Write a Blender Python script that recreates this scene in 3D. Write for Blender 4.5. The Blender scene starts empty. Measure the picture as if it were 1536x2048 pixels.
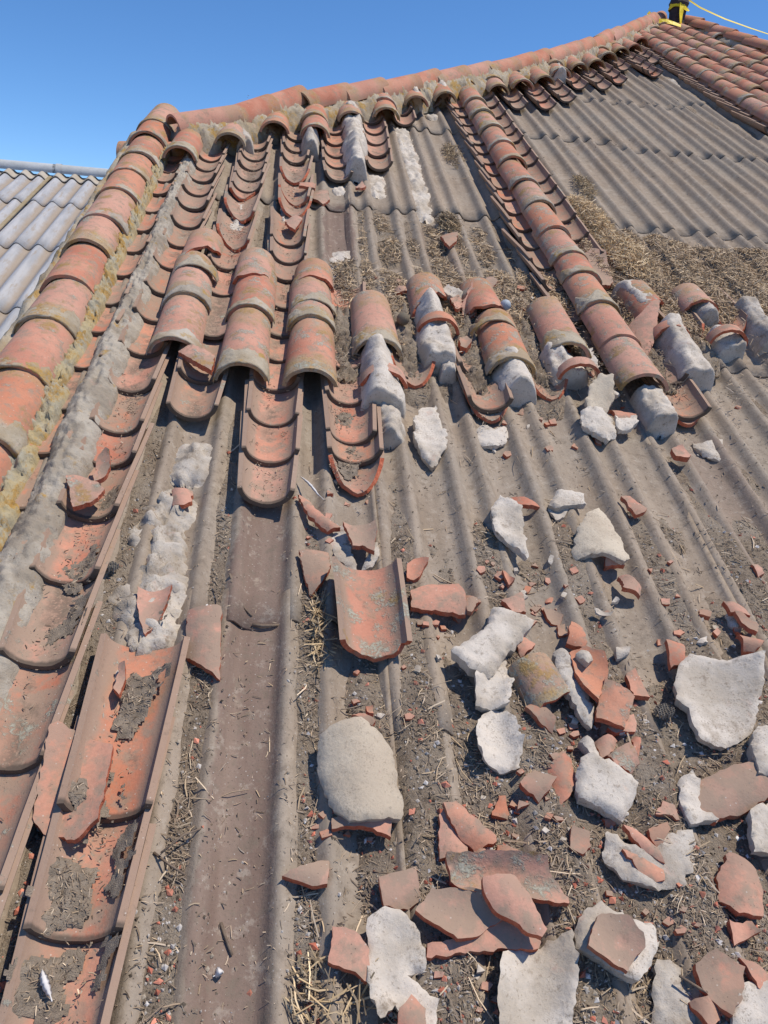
import bpy, bmesh, math, random
import numpy as np
from mathutils import Vector, Matrix
from mathutils.geometry import delaunay_2d_cdt
R = math.radians
rng = np.random.default_rng(11)
random.seed(5)
scene = bpy.context.scene
COL = scene.collection

# ------------------------------------------------------------------ camera, sky, sun, exposure
F_PX, IW, IH = 1540.0, 1536, 2048
SLOPE = R(24.0)
CAM_H = 1.4                                    # camera height over the roof plane
_u = np.array([(634-768)/F_PX, (-324-1024)/F_PX, 1.0]); _u /= np.linalg.norm(_u)
_c = np.array([1.0, 0.03, 0.0]); _c[2] = -(_u[0]*_c[0]+_u[1]*_c[1])/_u[2]; _c /= np.linalg.norm(_c)
_n = np.cross(_c, _u); _n = -_n if _n[1] > 0 else _n
C_, U_, N_ = Vector((1,0,0)), Vector((0,math.cos(SLOPE),math.sin(SLOPE))), Vector((0,-math.sin(SLOPE),math.cos(SLOPE)))
ORIGIN = Vector((0,0,4.2))
RM = Matrix(((C_.x,U_.x,N_.x,ORIGIN.x),(C_.y,U_.y,N_.y,ORIGIN.y),(C_.z,U_.z,N_.z,ORIGIN.z),(0,0,0,1)))
def cam2world(v): return C_*float(v@_c) + U_*float(v@_u) + N_*float(v@_n)
CAMPOS = ORIGIN + N_*CAM_H
cam = bpy.data.cameras.new('camera'); camo = bpy.data.objects.new('camera', cam); COL.objects.link(camo)
right, down, fwd = [cam2world(np.eye(3)[i]) for i in range(3)]
m3 = Matrix((right, -down, -fwd)).transposed()
camo.matrix_world = Matrix.Translation(CAMPOS) @ m3.to_4x4()
cam.sensor_fit = 'VERTICAL'; cam.sensor_height = 36.0; cam.lens = 36.0*F_PX/IH
cam.clip_start = 0.05; cam.clip_end = 5000
scene.camera = camo
SUN_L = Vector((0.50, 0.42, 1.0)).normalized()          # towards the sun, in roof axes
SUN_W = (C_*SUN_L.x + U_*SUN_L.y + N_*SUN_L.z).normalized()
SUN_EL = math.asin(SUN_W.z); SUN_ROT = math.atan2(SUN_W.x, SUN_W.y)
world = bpy.data.worlds.new('World'); scene.world = world; world.use_nodes = True
wn = world.node_tree
sky = wn.nodes.new('ShaderNodeTexSky'); sky.sky_type = 'NISHITA'; sky.sun_disc = False
sky.sun_elevation = SUN_EL; sky.sun_rotation = SUN_ROT; sky.altitude = 300
sky.air_density = 0.7; sky.dust_density = 0.0; sky.ozone_density = 6.0
bg = wn.nodes['Background']; bg.inputs[1].default_value = 0.113
hsv = wn.nodes.new('ShaderNodeHueSaturation'); hsv.inputs['Saturation'].default_value = 1.13
wn.links.new(sky.outputs[0], hsv.inputs['Color']); wn.links.new(hsv.outputs[0], bg.inputs[0])
sun = bpy.data.lights.new('sun', 'SUN'); suno = bpy.data.objects.new('sun', sun); COL.objects.link(suno)
sun.energy = 3.05; sun.angle = R(0.55); sun.color = (1.0, 0.90, 0.76)
suno.rotation_euler = SUN_W.to_track_quat('Z', 'Y').to_euler(); suno.location = (0,0,20)
vs = scene.view_settings; vs.view_transform = 'Standard'; vs.look = 'None'; vs.exposure = 0.55; vs.gamma = 1.0
scene.cycles.max_bounces = 7; scene.cycles.diffuse_bounces = 5

# ------------------------------------------------------------------ helpers
def P(px, py, z=0.0):
    """a point of the photograph -> (across, upslope) on the roof at height z over it"""
    r = np.array([(px-768)/F_PX, (py-1024)/F_PX, 1.0]); q = r*(-(CAM_H-z)/(r@_n))
    return float(q@_c), float(q@_u)
def ray(px, py):
    return cam2world(np.array([(px-768)/F_PX, (py-1024)/F_PX, 1.0]))
def depth_of(c, u, z): return c*_c[2]+u*_u[2]+(z-CAM_H)*_n[2]

_perm = rng.permutation(4096)
_val = rng.random(4096)*2-1
def _h(ix, iy, iz): return _val[_perm[(_perm[(_perm[ix & 4095]+iy) & 4095]+iz) & 4095]]
def vnoise(x, y, z=0.0):
    x, y = np.asarray(x, float), np.asarray(y, float); z = np.asarray(z, float)+0*x
    ix, iy, iz = np.floor(x).astype(int), np.floor(y).astype(int), np.floor(z).astype(int)
    fx, fy, fz = x-ix, y-iy, z-iz
    fx, fy, fz = [f*f*f*(f*(f*6-15)+10) for f in (fx, fy, fz)]
    def lx(j, k): a = _h(ix, iy+j, iz+k); b = _h(ix+1, iy+j, iz+k); return a+(b-a)*fx
    a = lx(0,0)+(lx(1,0)-lx(0,0))*fy; b = lx(0,1)+(lx(1,1)-lx(0,1))*fy
    return a+(b-a)*fz
def fbm(x, y, z=0.0, o=4):
    s, a, t = 0, 1.0, 0
    for i in range(o):
        s = s + a*vnoise(np.asarray(x)*2**i+17*i, np.asarray(y)*2**i+5*i, np.asarray(z)*2**i); t += a; a *= .5
    return s/t
def sstep(a, b, x):
    t = np.clip((np.asarray(x, float)-a)/(b-a), 0, 1); return t*t*(3-2*t)

def mesh(name, verts, faces, mats, mi=None, uv=None, smooth=True, col=None):
    me = bpy.data.meshes.new(name)
    me.from_pydata([tuple(v) for v in verts], [], [tuple(f) for f in faces])
    for m in (mats if isinstance(mats, (list, tuple)) else [mats]): me.materials.append(m)
    if mi is not None: me.polygons.foreach_set('material_index', np.asarray(mi, dtype=np.int32))
    if smooth is True: me.polygons.foreach_set('use_smooth', np.ones(len(me.polygons), dtype=bool))
    elif smooth is not False: me.polygons.foreach_set('use_smooth', np.asarray(smooth, dtype=bool))
    if uv is not None:
        l = me.uv_layers.new(name='UVMap')
        vi = np.empty(len(me.loops), dtype=np.int32); me.loops.foreach_get('vertex_index', vi)
        l.data.foreach_set('uv', np.asarray(uv, dtype=np.float32)[vi].ravel())
    me.update(); return me
def fastmesh(name, V, Fq, mat, col=None, smooth=False):
    me = bpy.data.meshes.new(name); n = Fq.shape[1]
    me.vertices.add(len(V)); me.vertices.foreach_set('co', np.asarray(V, np.float32).ravel())
    me.loops.add(Fq.size); me.loops.foreach_set('vertex_index', Fq.astype(np.int32).ravel())
    me.polygons.add(len(Fq)); me.polygons.foreach_set('loop_start', np.arange(0, Fq.size, n, dtype=np.int32))
    me.polygons.foreach_set('loop_total', np.full(len(Fq), n, dtype=np.int32))
    me.polygons.foreach_set('use_smooth', np.full(len(Fq), smooth, dtype=bool))
    if col is not None:
        a = me.color_attributes.new('Col', 'FLOAT_COLOR', 'POINT')
        a.data.foreach_set('color', np.asarray(col, np.float32).ravel())
    me.materials.append(mat); me.update(); me.validate(); return me
def link(name, me, parent=None, M=None):
    o = bpy.data.objects.new(name, me); COL.objects.link(o)
    if parent is not None: o.parent = parent
    if M is not None: o.matrix_local = M
    return o
def tag(o, label=None, cat=None, group=None, kind=None):
    if label: o['label'] = label
    if cat: o['category'] = cat
    if group: o['group'] = group
    if kind: o['kind'] = kind
    return o
def TR(c, u, z, rz=0.0, rx=0.0, ry=0.0, s=1.0):
    return Matrix.Translation((c, u, z)) @ Matrix.Rotation(rz, 4, 'Z') @ Matrix.Rotation(rx, 4, 'X') @ Matrix.Rotation(ry, 4, 'Y') @ Matrix.Scale(s, 4)

# ------------------------------------------------------------------ materials
class NT:
    def __init__(s, name):
        s.m = bpy.data.materials.new(name); s.m.use_nodes = True; s.t = s.m.node_tree
        s.b = s.t.nodes['Principled BSDF']; s.tc = s.n('ShaderNodeTexCoord'); s.oi = s.n('ShaderNodeObjectInfo')
        s.b.inputs['Specular IOR Level'].default_value = 0.25; s.b.inputs['Roughness'].default_value = 0.9
    def n(s, t): return s.t.nodes.new(t)
    def put(s, sock, v):
        if hasattr(v, 'links') or isinstance(v, bpy.types.NodeSocket): s.t.links.new(v, sock)
        elif isinstance(v, (tuple, list)) and len(v) == 3 and sock.type == 'RGBA': sock.default_value = (*v, 1)
        else: sock.default_value = v
    def math(s, op, a, b=0.0, c=None, clamp=False):
        k = s.n('ShaderNodeMath'); k.operation = op; k.use_clamp = clamp
        s.put(k.inputs[0], a); s.put(k.inputs[1], b)
        if c is not None: s.put(k.inputs[2], c)
        return k.outputs[0]
    def coord(s, rnd=True, kind='Object', scale=(1,1,1)):
        v = s.tc.outputs[kind]
        k = s.n('ShaderNodeMapping'); s.put(k.inputs['Vector'], v); k.inputs['Scale'].default_value = scale
        if rnd:
            a = s.n('ShaderNodeVectorMath'); a.operation = 'SCALE'; a.inputs[0].default_value = (37.0, 91.0, 53.0)
            s.put(a.inputs['Scale'], s.oi.outputs['Random']); s.put(k.inputs['Location'], a.outputs[0])
        return k.outputs[0]
    def noise(s, v, scale, detail=4, rough=0.55, off=0.0, dist=0.0):
        k = s.n('ShaderNodeTexNoise'); s.put(k.inputs['Vector'], v)
        k.inputs['Scale'].default_value = scale; k.inputs['Detail'].default_value = detail; k.inputs['Roughness'].default_value = rough
        k.inputs['Distortion'].default_value = dist
        if off:
            mp = s.n('ShaderNodeMapping'); s.put(mp.inputs['Vector'], v); mp.inputs['Location'].default_value = (off, off*1.7, -off); s.put(k.inputs['Vector'], mp.outputs[0])
        return k.outputs['Fac']
    def vor(s, v, scale, rnd=1.0):
        k = s.n('ShaderNodeTexVoronoi'); s.put(k.inputs['Vector'], v); k.inputs['Scale'].default_value = scale; k.inputs['Randomness'].default_value = rnd
        return k.outputs['Distance'], k.outputs['Color']
    def step(s, x, a, b, lo=0.0, hi=1.0):
        k = s.n('ShaderNodeMapRange'); k.interpolation_type = 'SMOOTHSTEP'
        s.put(k.inputs['Value'], x); k.inputs['From Min'].default_value = a; k.inputs['From Max'].default_value = b
        k.inputs['To Min'].default_value = lo; k.inputs['To Max'].default_value = hi
        return k.outputs[0]
    def mix(s, f, a, b, mode='MIX'):
        k = s.n('ShaderNodeMix'); k.data_type = 'RGBA'; k.blend_type = mode
        s.put(k.inputs[0], f); s.put(k.inputs[6], a); s.put(k.inputs[7], b); return k.outputs[2]
    def bump(s, h, strength=0.4, dist=0.004, prev=None):
        k = s.n('ShaderNodeBump'); k.inputs['Strength'].default_value = strength; k.inputs['Distance'].default_value = dist
        s.put(k.inputs['Height'], h)
        if prev is not None: s.put(k.inputs['Normal'], prev)
        return k.outputs[0]
    def done(s, col, nrm=None, rough=None):
        s.put(s.b.inputs['Base Color'], col)
        if nrm is not None: s.put(s.b.inputs['Normal'], nrm)
        if rough is not None: s.put(s.b.inputs['Roughness'], rough)
        return s.m

TA, TB, TP, TO = (.45,.175,.112), (.56,.275,.190), (.53,.315,.242), (.53,.215,.115)
DUST, LGREY, LOCH, SOILC = (.385,.30,.225), (.34,.345,.275), (.36,.215,.06), (.125,.10,.078)
def terracotta(name, kind, dust=0.5, lich=0.5, ochre=0.4):
    t = NT(name); v = t.coord()
    n1 = t.noise(v, 5, 4); n2 = t.noise(v, 22, 6, .65, 3.1); n3 = t.noise(v, 13, 8, .7, 7.7); n4 = t.noise(v, 160, 3, .6, 1.3); n5 = t.noise(v, 9, 7, .7, 12.3)
    col = t.mix(t.step(n1, .35, .65), TA, TB)
    r = t.oi.outputs['Random']
    r2 = t.math('FRACT', t.math('MULTIPLY', r, 7.31)); r3 = t.math('FRACT', t.math('MULTIPLY', r, 23.7))
    col = t.mix(t.step(r, .05 if kind == 'shard' else .35, .7 if kind == 'shard' else 1.0, 0, .8), col, TP); col = t.mix(t.step(r2, .6, 1.0, 0, .6), col, TO)
    fd = t.math('MAXIMUM', t.step(n2, .70-.35*dust, .86-.30*dust), t.math('MULTIPLY', t.step(n5, .62-.2*dust, .72-.2*dust), .7))
    if kind in ('channel', 'cover', 'ridge'):
        uvn = t.n('ShaderNodeSeparateXYZ'); t.put(uvn.inputs[0], t.tc.outputs['UV'])
        s_, l_ = uvn.outputs[0], uvn.outputs[1]
        ab = t.math('ABSOLUTE', t.math('SUBTRACT', t.math('MULTIPLY', s_, 2.0), 1.0))
        wob = t.math('MULTIPLY', t.math('SUBTRACT', n3, .5), .7)
        if kind == 'channel':
            side = t.step(t.math('ADD', ab, wob), .36, .62)
            fd = t.math('MAXIMUM', fd, t.math('MULTIPLY', side, .97))
            moss_shade = t.math('MULTIPLY', t.step(t.math('ADD', l_, t.math('MULTIPLY', t.math('SUBTRACT', n3, .5), .06)), .035, .012), .85)  # dark lower lip: moss plus the lip's shadow painted into the colour
            low = t.step(t.math('ADD', ab, t.math('MULTIPLY', wob, 1.6)), .42, .05)    # dirt washed into the bottom
            low = t.math('MULTIPLY', t.math('MULTIPLY', low, .65), t.step(t.math('ADD', n5, t.math('MULTIPLY', t.math('SUBTRACT', r3, .5), .25)), .55, .64))
        else:
            side = t.step(t.math('ADD', ab, wob), .66, .92)
            fd = t.math('MAXIMUM', fd, t.math('MULTIPLY', side, .45))
    col = t.mix(t.math('MULTIPLY', fd, .85), col, t.mix(n4, DUST, (.24,.185,.145)))
    if kind in ('cover', 'ridge'):
        band = t.step(t.math('ADD', l_, t.math('MULTIPLY', t.math('SUBTRACT', n3, .5), .55)), .30, .12)
        top = t.step(t.math('ADD', l_, t.math('MULTIPLY', t.math('SUBTRACT', n5, .5), .5)), .66, .80)
        lc = t.mix(t.step(n2, .42, .62), (.36,.28,.17), t.mix(t.step(n5, .42, .55), (.40,.375,.30), (.44,.28,.09)))
        lc = t.mix(t.step(n4, .5, .72), lc, (.15,.11,.075))
        band = t.math('MULTIPLY', band, t.step(t.math('ADD', n1, t.math('MULTIPLY', t.math('SUBTRACT', r3, .5), .5)), .36, .56))
        col = t.mix(t.math('MULTIPLY', t.math('MAXIMUM', band, t.math('MULTIPLY', top, .5)), .85), col, lc)
    fl = t.math('MULTIPLY', t.step(n3, .70-.19*lich, .77-.19*lich), t.step(n4, .30, .55))
    col = t.mix(t.math('MULTIPLY', fl, .9), col, t.mix(n4, (.20,.20,.15), (.46,.47,.40)))
    fo = t.step(n5, .72-.25*ochre, .82-.25*ochre)
    col = t.mix(t.math('MULTIPLY', fo, .8), col, t.mix(n4, (.27,.15,.045), (.42,.28,.10)))
    if kind == 'channel':
        col = t.mix(t.math('MULTIPLY', low, t.step(n4, .3, .5)), col, SOILC); col = t.mix(moss_shade, col, (.085,.068,.055))
    gr = t.noise(v, 34, 8, .75, 41.0); col = t.mix(t.math('MULTIPLY', t.step(gr, .56, .68), .50), col, (.20,.15,.115))
    d, _ = t.vor(v, 120); col = t.mix(t.math('MULTIPLY', t.step(d, .16, .06), t.step(n2, .45, .6)), col, (.12,.09,.07))
    d2, _ = t.vor(v, 60); col = t.mix(t.math('MULTIPLY', t.step(d2, .11, .05), .7), col, (.55,.50,.44))
    col = t.mix(.45, col, t.mix(n4, (.62,.62,.62), (1.25,1.25,1.25)), 'MULTIPLY')
    h = t.math('ADD', t.math('MULTIPLY', n4, .35), t.math('ADD', t.math('MULTIPLY', fl, .8), t.math('ADD', t.math('MULTIPLY', n2, .6), t.math('MULTIPLY', fo, .5))))
    return t.done(col, t.bump(h, .55, .004), t.step(n2, .3, .7, .78, .96))
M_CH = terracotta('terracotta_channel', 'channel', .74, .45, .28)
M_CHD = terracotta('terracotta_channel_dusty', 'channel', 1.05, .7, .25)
M_CV = terracotta('terracotta_cover', 'cover', .60, .90, .66)
M_CVP = terracotta('terracotta_cover_clean', 'cover', .58, .70, .55)
M_RG = terracotta('terracotta_ridge', 'ridge', .35, .3, .4)
M_SH = terracotta('terracotta_shard', 'shard', .70, .22, .12)
M_SHD = terracotta('terracotta_shard_dusty', 'shard', 1.12, .3, .15)
M_SHL = terracotta('terracotta_shard_lichen', 'shard', .8, .9, .7)
def fresh():
    t = NT('terracotta_break'); v = t.coord(); n = t.noise(v, 90, 5, .7); n2 = t.noise(v, 18, 4)
    c = t.mix(t.step(n, .3, .7), (.40,.095,.048), (.56,.185,.105)); c = t.mix(t.step(n2, .5, .75), c, (.36,.19,.13))
    return t.done(c, t.bump(n, .9, .006))
M_BR = fresh()
def mortar(name, white, grey, dirt=0.5, ochre=0.0, fine=1.0, soil=(.17,.14,.11)):
    t = NT(name); v = t.coord(); n1 = t.noise(v, 7, 5, .6); n2 = t.noise(v, 26, 8, .72, 4.2); n3 = t.noise(v, 110, 4, .7, 9.1); n4 = t.noise(v, 11, 8, .75, 15.2)
    c = t.mix(t.step(n1, .42, .64), white, grey); c = t.mix(t.math('MULTIPLY', t.step(n4, .56, .68), .25+.45*dirt), c, tuple(1.9*x for x in soil))
    c = t.mix(t.step(n2, .72-.22*dirt, .80-.12*dirt), c, t.mix(n3, soil, tuple(2.0*x for x in soil)))
    c = t.mix(t.math('MULTIPLY', t.step(n3, .58, .66), .3+.4*dirt), c, tuple(1.3*x for x in soil))
    pk = t.noise(v, 15, 6, .7, 31.0); c = t.mix(t.math('MULTIPLY', t.step(pk, .60, .70), .55), c, (.47,.33,.27))
    if ochre: 
        c = t.mix(t.step(n4, .66-.3*ochre, .76-.3*ochre), c, t.mix(n3, (.27,.16,.045), (.50,.33,.11)))
    n7 = t.noise(v, 240, 2, .6, 2.2); c = t.mix(t.math('MULTIPLY', t.math('MULTIPLY', t.step(n7, .56, .64), t.step(n4, .46, .6)), .5+.3*dirt), c, tuple(1.6*x for x in soil))
    c = t.mix(.4, c, t.mix(n3, (.6,.6,.6), (1.3,1.3,1.3)), 'MULTIPLY')
    d, _ = t.vor(v, 95)
    h = t.math('ADD', t.math('MULTIPLY', n2, 1.2), t.math('ADD', t.math('MULTIPLY', n3, .55), t.math('MULTIPLY', d, .12)))
    return t.done(c, t.bump(h, .36*fine, .006), .95)
M_MW = mortar('lime_mortar_white', (.60,.548,.485), (.44,.388,.325), .75, fine=1.4)
M_MC = mortar('lime_mortar_cream', (.56,.49,.39), (.46,.39,.305), .48, fine=1.2)
M_MG = mortar('lime_mortar_grey', (.52,.48,.43), (.36,.315,.265), .92, fine=1.8)
M_MS = mortar('cement_strip', (.42,.38,.32), (.29,.25,.20), .68, .30, fine=2.2)
M_ML = mortar('mortar_lichen', (.42,.37,.29), (.33,.27,.19), .6, .50, fine=2.0)
M_MB = mortar('mortar_brown', (.35,.275,.185), (.45,.41,.35), .62, .45)
M_MY = mortar('mortar_yellow_lichen', (.41,.34,.20), (.36,.34,.27), .68, .58, fine=2.2)
M_WALL = mortar('rendered_wall', (.5,.47,.42), (.42,.39,.34), .3)
def sheet_mat():
    t = NT('fibre_cement'); v = t.tc.outputs['Object']
    st = t.n('ShaderNodeMapping'); t.put(st.inputs['Vector'], v); st.inputs['Scale'].default_value = (9,1.0,9)
    n1 = t.noise(st.outputs[0], 2.2, 6, .6); n2 = t.noise(v, 14, 7, .65); n3 = t.noise(v, 180, 3, .6); n4 = t.noise(v, 2.4, 5, .6); n5 = t.noise(v, 45, 6, .7)
    c = t.mix(t.step(n1, .30, .70), (.255,.203,.155), (.350,.290,.232)); c = t.mix(t.step(n4, .40, .68), c, (.295,.253,.208))
    xyz = t.n('ShaderNodeSeparateXYZ'); t.put(xyz.inputs[0], v); X, Y, Z = xyz.outputs
    w = t.math('MULTIPLY', t.math('SUBTRACT', n2, .5), .05); w2 = t.math('MULTIPLY', t.math('SUBTRACT', n2, .5), .5)
    wl = t.math('MULTIPLY', t.math('SUBTRACT', t.noise(v, 5, 3), .5), .05)
    Xw = t.math('ADD', X, t.math('ADD', w, wl)); Yw = t.math('ADD', Y, w2)
    def box(c0, c1, u0, u1, e=.006): 
        a = t.math('MULTIPLY', t.step(Xw, c0-e, c0+e), t.step(Xw, c1+e*2, c1-e*2))
        return t.math('MULTIPLY', a, t.math('MULTIPLY', t.step(Yw, u0-.05, u0+.05), t.step(Yw, u1+.05, u1-.05)))
    f = t.math('MAXIMUM', box(-.150,-.022,.0,1.75), box(.085,.225,3.25,3.95))
    f = t.math('MAXIMUM', f, t.math('MULTIPLY', box(1.22,1.42,1.25,2.0,.03), .5))
    f = t.math('MAXIMUM', f, t.math('MULTIPLY', box(.55,.68,3.1,3.7,.02), .6))
    br = t.mix(t.step(n1, .3, .7), (.175,.120,.098), (.235,.172,.140))
    c = t.mix(t.math('MULTIPLY', f, .92), c, br)
    c = t.mix(t.math('MULTIPLY', t.step(n5, .52, .66), .65), c, (.19,.155,.122))
    n6 = t.noise(v, 26, 8, .75, 21.0); c = t.mix(t.math('MULTIPLY', t.step(n6, .54, .66), .55), c, (.165,.135,.105)); c = t.mix(t.math('MULTIPLY', t.step(n6, .46, .36), .4), c, (.44,.39,.33))
    c = t.mix(t.math('MULTIPLY', t.step(n2, .60, .70), .5), c, (.43,.365,.29))
    d, _ = t.vor(v, 75); c = t.mix(t.math('MULTIPLY', t.step(d, .13, .05), .75), c, (.46,.43,.40))
    d, _ = t.vor(v, 130); c = t.mix(t.math('MULTIPLY', t.step(d, .18, .08), .7), c, (.09,.07,.055))
    c = t.mix(.4, c, t.mix(n3, (.65,.65,.65), (1.25,1.25,1.25)), 'MULTIPLY')
    return t.done(c, t.bump(t.math('ADD', t.math('MULTIPLY', n3, .35), n5), .35, .004), .92)
M_FC = sheet_mat()
def nsheet_mat():
    t = NT('weathered_grey_sheet'); v = t.tc.outputs['Object']
    st = t.n('ShaderNodeMapping'); t.put(st.inputs['Vector'], v); st.inputs['Scale'].default_value = (6,.6,1)
    n1 = t.noise(st.outputs[0], 3, 6, .65); n2 = t.noise(v, 9, 6, .7); n3 = t.noise(v, 60, 4, .7)
    xyz = t.n('ShaderNodeSeparateXYZ'); t.put(xyz.inputs[0], v)
    c = t.mix(t.step(n1, .35, .65), (.325,.34,.37), (.42,.43,.455))
    low = t.step(t.math('ADD', xyz.outputs[2], t.math('MULTIPLY', t.math('SUBTRACT', n2, .5), .03)), .012, -.02)
    c = t.mix(t.math('MULTIPLY', low, .9), c, (.32,.265,.21)); sk = t.noise(st.outputs[0], 7, 5, .7, 5.0); c = t.mix(t.math('MULTIPLY', t.step(sk, .52, .66), .55), c, (.30,.24,.18))
    c = t.mix(t.math('MULTIPLY', t.step(n2, .62, .72), .5), c, (.48,.49,.52)); c = t.mix(t.math('MULTIPLY', t.step(n3, .68, .75), .7), c, (.13,.12,.11))
    return t.done(c, t.bump(n3, .3, .006), .9)
M_NS = nsheet_mat()
def plain(name, a, b, scale=8, rough=.85, bump=.3, metal=0.0):
    t = NT(name); v = t.coord(); n = t.noise(v, scale, 6, .65); n2 = t.noise(v, scale*9, 3, .6)
    c = t.mix(t.step(n, .3, .7), a, b); c = t.mix(.35, c, t.mix(n2, (.65,.65,.65), (1.25,1.25,1.25)), 'MULTIPLY')
    t.b.inputs['Metallic'].default_value = metal
    return t.done(c, t.bump(n2, bump, .004), rough)
M_CAP = plain('cap_white', (.52,.55,.57), (.42,.44,.44), 5)
M_CAPB = plain('cap_stained', (.38,.33,.26), (.46,.43,.38), 4)
M_SEAM = plain('seam_ochre', (.30,.235,.13), (.36,.30,.2), 6)
M_POST = plain('dark_post', (.035,.03,.034), (.07,.055,.06), 6, .8)
M_TAPE = plain('yellow_tape', (.78,.56,.01), (.85,.66,.03), 3, .5, .05)
M_BALL = plain('ball_bluegrey', (.33,.39,.45), (.42,.46,.50), 30, .55, .1)
M_BALLB = plain('ball_brown', (.20,.165,.12), (.15,.13,.10), 30, .9)
M_WASP = plain('wasp_paper', (.30,.27,.23), (.22,.195,.165), 30, .95)
M_FEATH = plain('feather', (.72,.70,.69), (.60,.58,.56), 30, .8, .1)
M_TWIG = plain('twig', (.14,.105,.08), (.22,.17,.13), 40, .9)
M_GROUND = plain('dry_ground', (.25,.20,.14), (.32,.27,.19), .4, 1)
def soil_mat():
    t = NT('soil'); v = t.coord(False); n = t.noise(v, 12, 6, .7); n2 = t.noise(v, 90, 6, .75); n3 = t.noise(v, 300, 3, .7)
    c = t.mix(t.step(n, .35, .65), (.255,.20,.15), (.36,.295,.225)); c = t.mix(t.step(n2, .47, .65), c, (.155,.122,.092)); c = t.mix(t.step(n2, .42, .3), c, (.41,.345,.265))
    c = t.mix(t.step(n3, .58, .68), c, (.40,.34,.275)); n8 = t.noise(v, 4.5, 6, .65, 8.0); c = t.mix(t.math('MULTIPLY', t.step(n8, .46, .62), .55), c, t.mix(n2, (.30,.255,.205), (.50,.44,.37)))
    return t.done(c, t.bump(t.math('ADD', n2, t.math('MULTIPLY', n3, .5)), 1.0, .010), 1.0)
M_SOIL = soil_mat()
def attr_mat(name):
    t = NT(name); a = t.n('ShaderNodeAttribute'); a.attribute_name = 'Col'
    return t.done(a.outputs['Color'], None, .8)
M_STRAW = attr_mat('straw')

# ------------------------------------------------------------------ the roof: base and sheets
W0, PITCH = -0.075, 0.2285                       # tile column grid on the roof
def Wk(k): return W0+PITCH*k
def Ak(k): return Wk(k)+0.113
RH = .037
def prof(c):
    x = (np.asarray(c, float)-W0)/PITCH; x = np.abs(x-np.round(x))*PITCH
    d = np.abs(x-.071)
    bump_ = np.where(d < .038, RH*np.cos(np.pi*np.minimum(d, .038)/(2*.038))**2, 0)
    floor_ = np.where(x > .071, .010, .004*sstep(.0, .04, x))
    return floor_*(1-bump_/RH)+bump_
roof = bpy.data.objects.new('tiled_roof', None); COL.objects.link(roof); roof.matrix_world = RM
tag(roof, 'half stripped terracotta barrel tile roof over brown corrugated sheets', 'roof', kind='thing')

LAPS = [(-.96,.215,[-.35,1.18,2.62,3.88,5.3]), (.19,1.125,[-.6,.885,2.42,3.9,5.43]), (1.10,2.10,[-.6,.90,2.47,3.90,5.52,7.0]),
        (2.075,3.08,[-.3,1.2,2.47,3.89,5.38,6.72,8.2]), (3.055,4.05,[2.4,3.9,5.4,6.9,8.4,9.9]), (4.02,5.4,[5.4,6.9,8.4,9.9])]
# ridge (the hip line of this face), top of the ridge tiles in the photograph
RIDGE_PX = [(345,215),(450,206),(540,182),(640,170),(760,155),(830,140),(930,125),(1000,115),(1090,95),(1190,70),(1250,47),(1318,20)]
RPT = [P(x, y, .225) for x, y in RIDGE_PX]
RC = np.array([p[0] for p in RPT]); RU = np.array([p[1] for p in RPT])
APEX = (4.45, 10.95); HIP2 = [(4.60,10.75),(4.95,9.45),(5.35,8.0)]
def ridge_u(c):
    if c <= RC[-1]: return float(np.interp(c, RC, RU))
    return float(np.interp(c, [RC[-1], APEX[0]]+[p[0] for p in HIP2], [RU[-1], APEX[1]]+[p[1] for p in HIP2]))
def make_sheet(c0, c1, u0, u1, seed):
    nc = max(8, int((c1-c0)/.0095)); nu = max(4, int((u1-u0)/.11))
    cs = np.linspace(c0, c1, nc+1); us = np.linspace(u0, u1, nu+1)
    Cg, Ug = np.meshgrid(cs, us)
    t = (Ug-u0)/(u1-u0)
    Ug = np.minimum(Ug, np.array([ridge_u(x)+.06 for x in cs])[None, :]+.0005*t)
    Z = prof(Cg)+(.009 if u0 < 4.5 else .0035)*(1-t)+.005*fbm(Cg*1.3+seed*3.1, Ug*1.1, seed, 2)+.0015*fbm(Cg*14, Ug*5, seed, 2)
    Cg = Cg+.006*vnoise(Ug*1.7+seed, Cg*.7, seed)
    Ug = Ug+np.where(t == 0, .006*fbm(Cg*9, Cg*0, seed, 3), 0)
    n = (nc+1)*(nu+1)
    V = np.concatenate([np.stack([Cg, Ug, Z], -1).reshape(-1, 3), np.stack([Cg, Ug, Z-.0065], -1).reshape(-1, 3)])
    idx = np.arange(n).reshape(nu+1, nc+1)
    Fq = [np.stack([idx[:-1,:-1], idx[:-1,1:], idx[1:,1:], idx[1:,:-1]], -1).reshape(-1, 4)]
    Fq.append(Fq[0][:, ::-1]+n)
    def rim(a): return np.stack([a[1:], a[:-1], a[:-1]+n, a[1:]+n], -1)
    for a in (idx[0], idx[-1][::-1], idx[:,0][::-1], idx[:,-1]): Fq.append(rim(a))
    return fastmesh('corrugated_sheet', V, np.concatenate(Fq), M_FC, smooth=True)
for i, (c0, c1, ul) in enumerate(LAPS):
    for j, u0 in enumerate(ul):
        top = max(ridge_u(c0), ridge_u(c1))
        u1 = (ul[j+1]+.10) if j+1 < len(ul) else top
        if u0 > top-.05: continue
        link('corrugated_sheet', make_sheet(c0, c1, u0, u1, i*7+j), roof)

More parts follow.
